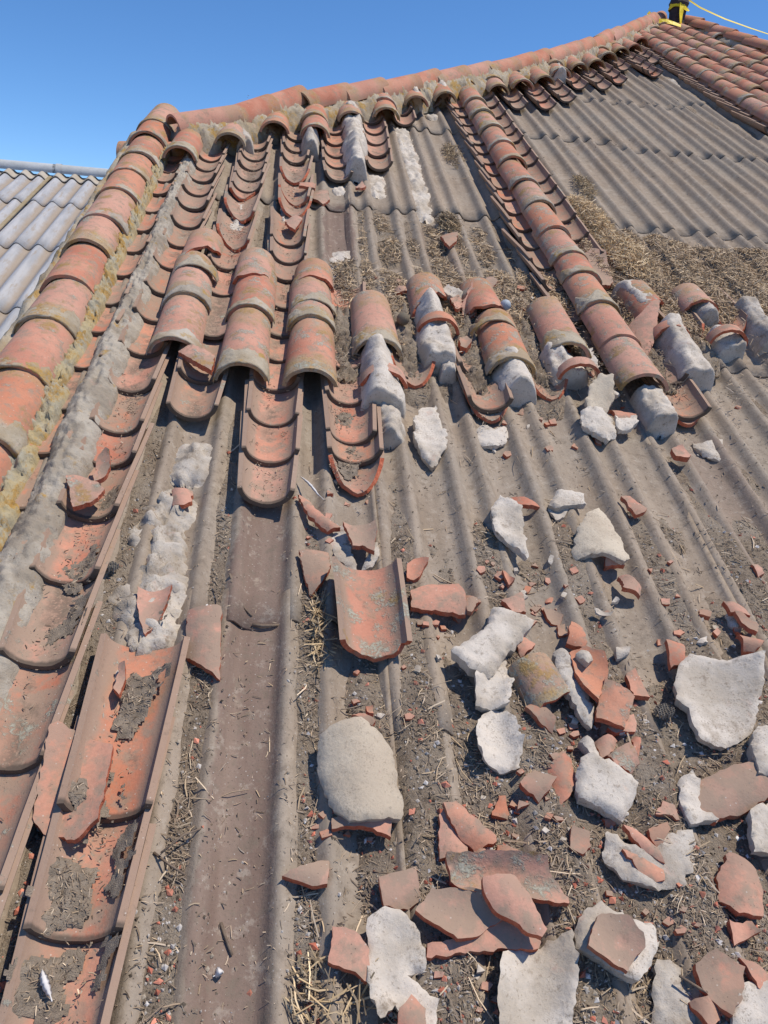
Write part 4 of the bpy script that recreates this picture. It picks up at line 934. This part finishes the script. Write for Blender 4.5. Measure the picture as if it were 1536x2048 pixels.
X('M', 6, [(922,555),(950,530),(985,548),(980,568),(935,582)], 'fist sized white mortar lump alone in the soil', thick=.02)
X('M', 6, [(842,382),(860,378),(916,402),(908,412),(850,398)], 'thin white mortar stick on a ridge', thick=.010, z=.048)
X('M', 6, [(1478,880),(1500,850),(1580,850),(1580,1060),(1500,1040)], 'white mortar block standing at the edge below the huge cast', z=.046, thick=.05)
X('T', 6, [(850,902),(895,890),(942,902),(920,952),(872,985)], 'red shard topping a jumble below the lichened pieces', z=.046)
X('L', 6, [(898,962),(940,935),(982,920),(1032,990),(1000,1030),(920,1012)], 'dusty shard with a round grey lichen spot', z=.056)
X('T', 6, [(990,890),(1025,905),(1030,970),(1000,950)], 'narrow pink shard behind the lichen spotted one', z=.046)
X('M', 6, [(785,905),(812,895),(840,915),(884,960),(862,992),(820,960)], 'white mortar finger beside the red jumble', z=.042, thick=.024)
X('T', 6, [(900,850),(1000,805),(1012,850),(1005,880),(930,880)], 'red fragments under the brown stained shard', z=.046)
X('D', 6, [(568,772),(600,750),(640,775),(686,820),(682,868),(620,832)], 'brown dusty shard propped on a ridge below the lichened cover', z=.052, tilt=(.1,0))
X('T', 6, [(605,748),(640,742),(650,770),(625,775)], 'red chip behind the brown dusty shard', z=.046)
X('D', 6, [(1265,385),(1310,400),(1308,416),(1260,410)], 'small pinkish flake in straw beside a far ridge')
X('T', 6, [(470,245),(490,240),(520,280),(500,292)], 'small pink shard leaning on a ridge above the square one', z=.04)
X('T', 6, [(1470,210),(1500,205),(1522,245),(1500,255)], 'orange flake near the edge among mortar crumbs')
X('T', 6, [(640,350),(680,342),(675,360),(650,364)], 'tiny red flake in the crushed terracotta patch')
# --- upper right, below the surviving row
X('M', 4, [(660,990),(690,942),(740,935),(802,946),(812,985),(760,995),(700,1006)], 'grey white mortar chunk above the mortar bell', thick=.026)
X('M', 4, [(655,1010),(690,1005),(738,1012),(720,1045),(690,1060)], 'thin white mortar flake left of the mortar bell', thick=.012)
X('T', 4, [(498,962),(560,965),(628,990),(580,998),(520,1000)], 'flat red shard tucked behind the white mortar blade', z=.046)
X('T', 4, [(948,962),(985,958),(1012,985),(1052,1012),(1040,1026),(1010,1032),(975,995)], 'pink strip shard resting on a ridge', z=.046, bend=-.004, ax=-45)
X('C', 4, [(808,575),(820,530),(852,508),(905,520),(922,570),(900,600),(880,622),(830,606)], 'round cream mortar disc propped against the long cover column', z=.056, thick=.030, tilt=(0,.45), rough=.0015)
X('M', 4, [(905,512),(948,546),(935,560),(915,556)], 'small white flake behind the round mortar disc', z=.060, thick=.012)
X('M', 4, [(785,622),(820,612),(862,615),(920,650),(936,702),(900,722),(850,700),(800,672)], 'white mortar shard below the round disc with red speck', z=.048, thick=.024, tilt=(0,.15))
X('M', 4, [(918,652),(970,645),(1012,640),(1018,665),(990,685),(940,692)], 'narrow white mortar shard beside the one with red speck', z=.044, thick=.022)
X('T', 4, [(905,600),(960,625),(1010,634),(1012,655),(960,650),(925,640)], 'red broken tile sliver behind the narrow white mortar', z=.050)
X('T', 4, [(835,712),(862,720),(872,750),(850,745)], 'tiny red shard in shade under the white mortar shard')
X('T', 4, [(965,268),(1010,252),(1060,228),(1085,228),(1088,300),(1082,340),(1055,385),(1025,350),(1000,310)], 'pink curved tile piece standing against the long cover column', z=.085, bend=-.020, ax=70, tilt=(.35,.2), thick=.013)
X('D', 4, [(765,0),(830,-20),(880,0),(918,95),(905,115),(832,126),(800,75)], 'mouldy grey upturned tile right of the long cover column', z=.055, bend=.022, ax=110, thr=1)
X('M', 0, [(826,838),(845,815),(872,812),(880,840),(896,872),(892,900),(868,932),(845,910),(828,880)], 'white mortar lump slid down the corrugation below the mortar core', thick=.032)
X('M', 4, [(365,690),(395,672),(440,690),(480,672),(506,695),(490,740),(445,756),(395,752),(368,728)], 'crescent of white mortar under the broken channel mouth', thick=.024)
X('M', 4, [(1238,735),(1290,745),(1355,722),(1368,770),(1360,825),(1300,800),(1255,765)], 'crumbled white mortar heap below the last channel tile', thick=.018, rough=.006)
X('T', 4, [(1150,772),(1190,764),(1228,798),(1215,812),(1165,806)], 'small orange cube of tile below the long column', z=.046, thick=.018)
X('M', 4, [(330,-0),(330,0)], '') if False else None
X('M', 4, [(215,130),(250,118),(320,150),(310,168),(240,160)], 'white mortar flake in straw behind the cover row', z=.06, thick=.02)
X('M', 4, [(755,310),(775,300),(865,440),(845,445),(800,390)], 'white mortar slat wedged between two cover runs', z=.062, thick=.02)
X('D', 4, [(300,335),(330,322),(350,345),(330,372),(305,365)], 'sandy mortar cube between two cover runs', z=.062, thick=.026, name='mortar_lump')
X('D', 4, [(385,130),(400,128),(425,180),(405,185)], 'pointed pink shard upright in straw behind the covers', z=.06, tilt=(.3,.4))
X('T', 4, [(310,195),(345,150),(360,185),(372,225),(340,235),(320,225)], 'pink triangular shard leaning on a cover end', z=.065, tilt=(.2,.3))
X('T', 4, [(265,170),(300,160),(320,200),(290,220)], 'pale pink flake behind the mortar core', z=.06)
X('D', 4, [(380,85),(420,78),(455,95),(440,115),(400,110)], 'dusty flake lying in straw uphill of the covers', z=.05)
X('T', 4, [(40,125),(75,118),(115,128),(95,140),(55,142)], 'flat pink shard in straw uphill of the cover row', z=.05)
X('D', 4, [(1130,0),(1200,-5),(1242,12),(1215,24),(1150,14)], 'dusty pink shard in the straw belt far right', z=.05)
X('T', 4, [(1405,600),(1415,595),(1435,600),(1425,608)], 'tiny orange chip alone on a bare corrugation')
X('D', 2, [(930,905),(1010,900),(1010,922),(985,950),(950,945)], 'dusty tile chip below the round straw nest', z=.05) if False else None
X('D', 0, [(882,466),(915,464),(914,480),(900,492),(890,486)], 'dusty tile chip below the round straw nest', z=.05)
X('T', 0, [(462,385),(480,384),(510,398),(490,408)], 'dark edged tile flap under the upper channel run', z=.05) if False else None
X('T', 0, [(570,440),(590,430),(605,436),(590,458),(580,455)], 'orange pointed chip inside the upper broken channel', z=.075)
X('T', 0, [(600,362),(632,368),(630,375),(598,372)], 'thin pink sliver by the upper broken channel', z=.075)
X('T', 0, [(711,374),(724,366),(732,372),(718,380)], 'small red chip below the upper channel ends', z=.045)
X('D', 0, [(625,378),(655,380),(660,395),(645,405),(622,395)], 'dusty shard at the top of the bare brown channel', z=.045)
X('T', 0, [(480,700),(500,695),(520,740),(505,745)], 'x') if False else None
# --- left side
X('D', 5, [(752,392),(885,390),(884,470),(880,600),(878,656),(800,600),(735,556),(742,470)], 'squarish dusty pink tile piece leaning over a sheet ridge', z=.048, bend=-.010, ax=95, tilt=(.10,.15))
X('D', 5, [(1195,152),(1255,150),(1316,150),(1320,230),(1285,280),(1245,312),(1215,240)], 'dusty pink shard beside the bare brown channel', z=.048, tilt=(.1,.05))
X('T', 5, [(1192,-70),(1235,-55),(1265,-10),(1330,40),(1362,60),(1310,70),(1262,30),(1215,-20)], 'long torn pink shard below the lowest channel tiles', z=.050, bend=-.008, ax=-50)
X('G', 5, [(1325,60),(1350,45),(1385,70),(1400,130),(1430,200),(1425,250),(1395,215),(1345,190),(1318,130)], 'white mortar arm curling beside an orange rimmed tile piece', thick=.030, rough=.005)
X('D', 5, [(1370,60),(1420,55),(1500,42),(1505,90),(1498,160),(1450,130),(1410,140)], 'grey tile piece with orange rim below the channel run', z=.050, bend=.014, ax=95)
X('G', 5, [(1500,120),(1520,110),(1525,170),(1490,215),(1440,225),(1460,190)], 'mortar crust curving under the orange rimmed piece', thick=.018)
X('T', 5, [(1408,802),(1440,798),(1503,832),(1490,848),(1450,830)], 'narrow red splinter above the cream mortar slab', z=.042)
X('T', 5, [(1462,782),(1492,780),(1495,808),(1475,815)], 'orange crumb of tile above the cream mortar slab', z=.04)
X('L', 3, [(268,892),(300,885),(388,902),(418,932),(392,970),(360,990),(292,1004)], 'ochre lichened shard lying in the wide channel tile', z=.085, bend=.008, ax=60)
X('L', 3, [(395,800),(425,788),(442,800),(440,850),(415,880),(375,900),(372,870)], 'upright lichened tile scrap against the cement strip', z=.085, tilt=(.3,.2))
X('L', 3, [(712,372),(765,362),(825,380),(858,392),(845,448),(800,430),(740,395)], 'mossy ochre mortar flap above the dusty channel tile', z=.095, tilt=(0,.1), thick=.02)
X('D', 7, [(165,-80),(215,-68),(240,-160),(455,-95),(440,0),(400,240),(330,250),(300,320),(180,300),(60,650),(40,640),(120,250)], 'dusty slab') if False else None
X('T', 5, [(210,880),(240,860),(310,885),(452,935),(445,990),(400,1250),(300,1320),(170,1280),(130,1220)], 'broad dusty pink tile half lying in the lowest channel', z=.066, bend=.020, ax=75, tilt=(0,.02), thr=1)
X('T', 5, [(552,310),(620,318),(690,308),(672,360),(640,430),(580,490),(560,440),(550,380)], 'orange rimmed tile mouth set in rough mortar', z=.042, bend=.012, ax=95)
X('T', 3, [(685,925),(725,930),(768,925),(765,975),(735,998),(690,985)], 'small orange tile inset in the upper mortar bed', z=.046)
X('T', 5, [(478,615),(502,612),(495,680),(480,750),(455,715)], 'vertical orange tile strip beside the white mortar edge', z=.052)
# two loose whole channel tiles
def loose_tile(px, rz, z, me, label, rx=-.02, ry=0.0):
    c, u = P(px[0], px[1], z+.01)
    o = link('channel_tile', me, None, RM @ TR(c, u, z, rz, rx, ry)); tag(o, label, 'roof tile'); return o
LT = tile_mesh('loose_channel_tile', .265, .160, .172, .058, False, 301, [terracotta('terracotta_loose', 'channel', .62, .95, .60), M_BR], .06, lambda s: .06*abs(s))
loose_tile((748,1318), .04, .040, LT, 'loose terracotta channel tile with green lichen stripe lying askew', 0.02, .05)

# ------------------------------------------------------------------ soil caught in the lower tiles
ZC = 9.0
for px, c0, z0, h, lab in [
  ([(262,1345),(325,1330),(300,1375),(262,1425),(240,1460),(236,1420),(248,1370)], Wk(-1)-.015, .050, .010, 'dark soil below the white mortar edge in the lower tile'),
  ([(170,1560),(215,1540),(222,1590),(205,1660),(175,1665),(155,1620),(140,1590)], Wk(-1)-.02, .064, .011, 'crumbly soil heaped along the broken tile edge'),
  ([(85,1720),(135,1705),(190,1720),(192,1770),(160,1830),(120,1850),(78,1850),(70,1790)], Wk(-1)-.03, .052, .013, 'dark soil heaped in the lowest wide channel tile'),
  ([(225,1690),(258,1680),(252,1740),(228,1770)], Wk(-1)-.025, .050, .008, 'thin soil drift beside the orange strip of the lowest tile'),
  ([(55,1905),(110,1890),(148,1905),(142,1960),(120,2060),(40,2070),(40,1960)], Wk(-1)-.025, .045, .013, 'soil and feather litter in the corner tile'),
  ([(190,1925),(225,1900),(215,1960),(185,1990)], Wk(-1)-.025, .045, .008, 'small soil drift at the side of the corner tile'),
  ([(130,1140),(190,1090),(200,1115),(175,1150),(140,1160)], -.520, .048, .007, 'soil drift near the lip of a long channel tile'),
  ([(185,1010),(225,965),(240,985),(210,1020)], -.520, .048, .007, 'soil drift under the ochre lichened shard'),
  ([(282,1205),(325,1205),(318,1232),(298,1245),(285,1230)], Wk(-1)-.03, .050, .010, 'soil plug inside the orange tile mouth'),
  ([(110,1255),(150,1190),(165,1200),(140,1260)], -.520, .050, .006, 'soil streak along the side of a long channel tile'),
  ([(690,820),(705,820),(712,930),(692,930)], Wk(1), .045, .004, 'green grey soil streak down the short channel run')]:
    soil_patch(px, c0, z0, ZC, h, px[0][0]*.37, lab)

# dirt caught in the channels between the surviving covers, and specks over the tiles
for q_, (kk, ua, ub, lab) in enumerate([(1,2.22,2.75,'dirt filling the channel beside the clean pink cover'),(2,2.25,2.8,'dirt filling the channel beside the first bare mortar core'),(3,2.18,2.75,'dirt filling the channel behind the white crescent'),(4,2.25,2.75,'dirt filling the channel left of the long column'),(6,2.25,2.7,'dirt filling the channel right of the long column'),(7,2.4,2.8,'dirt filling the channel by the far mortar cores')]):
    tag(link('soil', lump_strip('soil', [(Wk(kk), ua, .8), (Wk(kk)+.004, (ua+ub)/2, 1.1), (Wk(kk), ub, .9)], .120, .012, .043, M_SOIL, 70+q_, res=.008, rough=.024, across=13, edge=.6, fine=.8), None, RM), lab, 'soil', kind='stuff')
def tile_specks(c0, ua, ub, n, label, zb=.041):
    c = c0+np.clip(rng.normal(0, .03, n), -.065, .065); u = ua+(ub-ua)*rng.random(n); k = rng.random(n) < .35+1.2*fbm(c*30, u*9, 3, 3)
    c, u = c[k], u[k]; n = len(c); z = zb+8.5*(c-c0)**2+.004*rng.random(n)
    V, Fq, col = sticks(c, u, z, .003+.010*rng.random(n)**2, .0012+.0016*rng.random(n), rng.random(n)*6.28, rng.normal(0, .3, n), colours(n, [.06,.12,.24,.05,.30,.15,.08]))
    tag(link('chaff', fastmesh('chaff', V, Fq, M_STRAW, col), None, RM), label, 'chaff', kind='stuff')
for q_ in [(-.520,.3,2.2,1300,'dark specks of chaff in the long channel beside the cement strip'),(Wk(-1)-.02,.3,1.0,800,'dark specks of chaff over the lowest wide tiles'),(Wk(0),1.5,2.3,600,'specks of chaff over the clean channel run'),(Wk(1),1.6,2.4,900,'specks of chaff over the short channel run'),(Wk(-1),2.9,4.6,1400,'specks of chaff over the upper dusty channel'),(Wk(0),2.5,4.8,1500,'specks of chaff over the upper broken channel'),(Wk(3),1.9,2.5,500,'specks of chaff over the broken channel by the crescent')]: tile_specks(*q_)
# more matted straw between the covers of the surviving row
def between():
    n = 9000; c = .1+rng.random(n)*2.0; u = 2.15+rng.random(n)*.85; x = (c-W0)/PITCH; x = np.abs(x-np.round(x))*PITCH
    k = (x < .05) & (rng.random(n) < .4+fbm(c*12, u*9, 1, 3)); c, u = c[k], u[k]; n = len(c); z = .055+.028*rng.random(n)
    V, Fq, col = sticks(c, u, z, .006+.03*rng.random(n)**2, .0014+.0016*rng.random(n), rng.random(n)*6.28, rng.normal(0, .3, n), colours(n, [.12,.18,.22,.08,.18,.14,.08]))
    tag(link('chaff', fastmesh('chaff', V, Fq, M_STRAW, col), None, RM), 'chaff matted between the surviving cover runs', 'chaff', kind='stuff')
between()
# ------------------------------------------------------------------ small chips one can still count
def chips():
    spots = [(1010,1180,60,60,7,'above the bright white wedge'),(1100,1180,50,90,8,'in the crushed patch above the upright rectangle'),(1080,1250,70,60,6,'beside the broken lichened cover'),(1130,1390,90,60,8,'around the brown stained shard'),(1190,1480,90,40,6,'above the rectangular white slab'),(1040,1560,80,50,5,'below the oval mortar dish'),(1250,1180,110,70,6,'below the smooth mortar bell'),(1000,860,50,60,5,'below the white crescent'),(1150,850,110,60,6,'below the round cream disc'),(680,960,60,60,6,'under the short channel run'),(640,1090,40,60,5,'beside the bare brown channel'),(760,1390,70,60,4,'above the large cream slab'),(1150,1640,120,60,7,'between heap and crumbling mortar bed'),(1330,1800,120,90,8,'around the round mortar cake'),(940,1990,120,60,5,'by the big trough cast at the bottom'),(1420,1250,90,70,5,'above the huge white cast'),(900,590,180,40,8,'in the straw behind the cover row'),(1180,730,60,60,5,'at the foot of the long column'),(690,1670,60,60,4,'below the large cream slab'),(860,1280,30,70,5,'beside the loose lichened tile')]
    for (x, y, rx, ry, n, where) in spots:
        for i in range(int(n*1.7)):
            px, py = x+random.uniform(-rx, rx), y+random.uniform(-ry, ry); s = random.uniform(5, 13)*(.6+py/2500); a0 = random.random()*6.28; m = random.choice([3,4,4,5])
            pts = [(px+s*random.uniform(.6, 1.1)*math.cos(a0+k*6.28/m), py+.7*s*random.uniform(.6, 1.1)*math.sin(a0+k*6.28/m)) for k in range(m)]
            r = random.random(); k = 'M' if r < .22 else ('D' if r < .5 else 'T')
            w = {'M': 'small white mortar chip ', 'D': 'small dusty tile chip ', 'T': 'small red tile chip '}[k]+where
            piece(k, 0, pts, w, thick=random.uniform(.007, .012), name='mortar_chip' if k == 'M' else 'tile_chip', cat='chip', group='chips '+where, tilt=(random.uniform(-.2, .2), random.uniform(-.2, .2)))
chips()

# ------------------------------------------------------------------ small finds
def at_depth(px, py, d): r = ray(px, py); return CAMPOS+r*(d/r.dot(fwd))
def ball(px, r, z, mat, label, dim=.03):
    c, u = P(px[0], px[1], z+r); bm = bmesh.new(); bmesh.ops.create_icosphere(bm, subdivisions=5, radius=1)
    co = np.array([v.co[:] for v in bm.verts]); k = 180; g = np.arange(k); ph = np.arccos(1-2*(g+.5)/k); th = np.pi*(1+5**.5)*g
    D_ = np.stack([np.cos(th)*np.sin(ph), np.sin(th)*np.sin(ph), np.cos(ph)], -1); dd = (co@D_.T).max(1); w = np.clip((dd-.9945)/.0055, 0, 1)
    for v, q in zip(bm.verts, w): v.co *= r*(1-dim*q)
    me = bpy.data.meshes.new('ball'); bm.to_mesh(me); bm.free(); me.materials.append(mat); me.polygons.foreach_set('use_smooth', np.ones(len(me.polygons), dtype=bool))
    tag(link('ball', me, None, RM @ TR(c, u, z+r)), label, 'ball')
ball((1011,610), .021, .085, M_BALL, 'blue grey dimpled ball resting beside a cover tile')
ball((806,638), .024, .065, M_BALLB, 'dull brown ball in the dirt between two cover runs', .015)
def comb(px, z, n, s, label, rz=0):
    c, u = P(px[0], px[1], z); V, F_ = [], []
    for i in range(-n, n+1):
        for j in range(-n, n+1):
            if abs(i+j) > n or (i*i+j*j+i*j) > n*n*.8: continue
            x0, y0 = s*1.5*i, s*1.732*(j+i/2)
            b0 = len(V)
            for zz, sc in ((0, .5), (.012, .98), (.012, .80), (.004, .7)):
                for k in range(6): V.append((x0+s*sc*math.cos(k*math.pi/3), y0+s*sc*math.sin(k*math.pi/3), zz+.002*math.sin(i+j*2)))
            for q in range(3):
                for k in range(6): F_.append((b0+q*6+k, b0+q*6+(k+1) % 6, b0+q*6+6+(k+1) % 6, b0+q*6+6+k))
            F_.append(tuple(b0+18+k for k in range(6)))
    tag(link('wasp_nest', mesh('wasp_nest', V, F_, M_WASP, smooth=False), None, RM @ TR(c, u, z, rz, -.35, .2)), label, 'wasp nest')
comb((216,1138), .046, 4, .0036, 'grey papery wasp comb beside a channel tile edge', .3)
comb((1328,1428), .040, 3, .0040, 'small pale wasp comb on soil by the huge mortar cast', .9)
def feather(px0, px1, w, z, label, mat=M_FEATH):
    a, b = P(*px0, z), P(*px1, z); L = math.hypot(b[0]-a[0], b[1]-a[1]); V, F_ = [], []
    n = 14
    for k in range(n+1):
        t = k/n; ww = w*math.sin(math.pi*min(1, .12+t*.9))**.7*(1+.15*math.sin(k*2.3)); zz = .010*math.sin(t*3)
        V += [(-ww, t*L*.8+.2*L, zz+.002), (0, t*L*.8+.2*L, zz+.004), (ww*.7, t*L*.8+.2*L, zz), (0, t*L*.8+.2*L, zz+.0025)]
    for k in range(n):
        for q in range(4): F_.append((4*k+q, 4*k+(q+1) % 4, 4*k+4+(q+1) % 4, 4*k+4+q))
    b0 = len(V)
    for t in (0, .3):
        for k in range(4): V.append((.0011*math.cos(k*1.57), t*L, .004+.0011*math.sin(k*1.57)))
    for k in range(4): F_.append((b0+k, b0+(k+1) % 4, b0+4+(k+1) % 4, b0+4+k))
    ang = math.atan2(b[1]-a[1], b[0]-a[0])-math.pi/2
    tag(link('feather', mesh('feather', V, F_, mat), None, RM @ TR(a[0], a[1], z, ang)), label, 'feather')
feather((648,1002),(600,955), .006, .060, 'white feather sticking out below the lowest channel tiles')
feather((105,2005),(85,1940), .007, .062, 'white feather in the soil of the corner tile')
feather((426,1955),(448,1945), .008, .012, 'tiny white down tuft in the bare brown channel')
feather((1215,1448),(1190,1405), .004, .050, 'thin white feather by the wasp comb')
def twig(pts, r, label, z=.012):
    pp = [Vector((*P(p[0], p[1], z), z+(p[2] if len(p) > 2 else 0))) for p in pts]; V, F_ = [], []
    for i, p in enumerate(pp):
        d = (pp[min(i+1, len(pp)-1)]-pp[max(i-1, 0)]).normalized(); s = d.cross(Vector((0,0,1))).normalized(); t = s.cross(d)
        for k in range(6): V.append(p+(s*math.cos(k*1.047)+t*math.sin(k*1.047))*r*(1-.35*i/len(pp))*(1+.2*math.sin(i*3+k)))
    for i in range(len(pp)-1):
        for k in range(6): F_.append((6*i+k, 6*i+(k+1) % 6, 6*i+6+(k+1) % 6, 6*i+6+k))
    F_ += [tuple(range(6))[::-1], tuple(6*len(pp)-6+k for k in range(6))]
    tag(link('twig', mesh('twig', V, F_, M_TWIG), None, RM), label, 'twig')
twig([(460,1165,.03),(470,1185,.02),(480,1208,.008),(492,1222,.004),(504,1232,0)], .0032, 'dark bent twig lying into the bare brown channel')
twig([(505,1251,.002),(525,1254,.004),(545,1254,.004),(562,1251,.003)], .0045, 'short grey stick lying along the sheet lap')
twig([(325,1722,.03),(370,1688,.034),(425,1655,.012)], .0022, 'long pale stalk crossing a corrugation', .02)
twig([(310,1716,.02),(340,1740,.022),(372,1760,.02)], .0026, 'brown stalk below the long pale stalk', .02)
twig([(442,1848,.004),(452,1880,.006),(464,1912,.004)], .0030, 'thick straw stem inside the bare brown channel', .006)
twig([(1438,2010,.02),(1390,1985,.02),(1350,1960,.02)], .0030, 'dark bark strip by the grey dusty shard', .03)
def tuft(px, rc, ru, h, n, name, label, p, bright=1.0):
    c0, u0 = P(px[0], px[1], .05); z0 = float(surf_h(np.array([c0]), np.array([u0]))[0])
    a = rng.random(n)*6.28; r = np.sqrt(rng.random(n)); c = c0+rc*r*np.cos(a); u = u0+ru*r*np.sin(a)
    z = z0+h*(1-r**2)*rng.random(n)
    V, Fq, col = sticks(c, u, z, .025+.06*rng.random(n), .0022+.0015*rng.random(n), rng.random(n)*6.28, rng.normal(0, .45, n), colours(n, p)*np.array([bright, bright*.98, bright*.88, 1]), .35)
    tag(link(name, fastmesh(name, V, Fq, M_STRAW, col), None, RM), label, 'straw')
tuft((1185,440), .09, .42, .085, 2400, 'straw_tuft', 'golden straw clump spilling from the long cover column', [.45,.15,.03,.32,.0,.0,.05], 1.35)
tuft((1250,520), .10, .26, .06, 1300, 'straw_tuft', 'lower golden straw clump beside the mouldy grey tile', [.45,.15,.03,.32,.0,.0,.05], 1.3)
tuft((898,443), .045, .10, .06, 420, 'bird_nest', 'round dry grass nest on the middle sheets', [.18,.25,.25,.12,.10,.05,.05])
tuft((908,300), .05, .25, .04, 260, 'straw_tuft', 'dry grass caught in the shade left of the long column', [.18,.25,.25,.12,.10,.05,.05])
tuft((1170,370), .04, .20, .05, 220, 'straw_tuft', 'small straw wisp high beside the long column', [.40,.2,.05,.28,.0,.02,.05])
tuft((660,1990), .08, .07, .012, 60, 'straw_tuft', 'coarse straw tangle in front of the ragged mortar strip', [.42,.15,.05,.33,.0,.0,.05])
tuft((640,1250), .02, .12, .02, 120, 'straw_tuft', 'straw caught beside the loose channel tile', [.35,.2,.1,.25,.03,.02,.05])
# post and hazard tape on the peak
def prism(c0, c1, r0, r1, n=10, twist=0):
    pass
pb = at_depth(1352, 48, 9.35); V, F_ = [], []
prof_ = [(0,.10),(.10,.098),(.30,.092),(.42,.10),(.46,.115),(.50,.10),(.70,.085),(.72,.05)]
for h_, r_ in prof_:
    for k in range(12): V.append((r_*math.cos(k*math.pi/6)*(1+.05*math.sin(k*2+h_*9)), r_*math.sin(k*math.pi/6), h_-.25))
for i in range(len(prof_)-1):
    for k in range(12): F_.append((12*i+k, 12*i+(k+1) % 12, 12*i+12+(k+1) % 12, 12*i+12+k))
F_.append(tuple(12*len(prof_)-12+k for k in range(12)))
post = link('post', mesh('post', V, F_, M_POST, smooth=False)); post.location = pb; tag(post, 'dark stubby post on the roof peak, wrapped in yellow tape', 'post')
def ribbon(pts, w, label, tw=0.0, parent=None):
    V, F_ = [], []; pts = [Vector(p) for p in pts]
    for i, p in enumerate(pts):
        d = (pts[min(i+1, len(pts)-1)]-pts[max(i-1, 0)]).normalized(); a = tw*i/max(1, len(pts)-1)
        s = d.cross(fwd).normalized(); t = s.cross(d); q = s*math.cos(a)+t*math.sin(a); nn = q.cross(d)
        V += [p+q*w/2+nn*.001, p-q*w/2+nn*.001, p-q*w/2-nn*.001, p+q*w/2-nn*.001]
    for i in range(len(pts)-1):
        for k in range(4): F_.append((4*i+k, 4*i+(k+1) % 4, 4*i+4+(k+1) % 4, 4*i+4+k))
    o = link('hazard_tape', mesh('hazard_tape', V, F_, M_TAPE, smooth=False)); tag(o, label, 'tape'); return o
ribbon([pb+Vector((.106*math.cos(a), .106*math.sin(a), .165+.02*math.sin(a*2))) for a in np.linspace(0, 6.28, 20)], .06, 'yellow tape wound round the post on the peak')
ribbon([at_depth(x, y, 9.2) for x, y in ((1367,-14),(1365,8),(1362,28),(1361,50))], .07, 'yellow tape end hanging down the post', 1.0)
ribbon([at_depth(x, y, 9.1) for x, y in ((1318,42),(1332,42),(1346,46),(1362,52))], .055, 'yellow tape loop lying at the foot of the post', .5)
ribbon([at_depth(x, y, 9.25) for x, y in ((1296,25),(1302,30),(1307,37))], .05, 'short yellow tape scrap on the ridge end', .4)
ribbon([at_depth(x, y, 9.3-.0012*(x-1370)) for x, y in ((1366,-8),(1400,15),(1450,38),(1500,56),(1560,76),(1640,98))], .022, 'long yellow tape stretched from the post along the far ridge', .8)
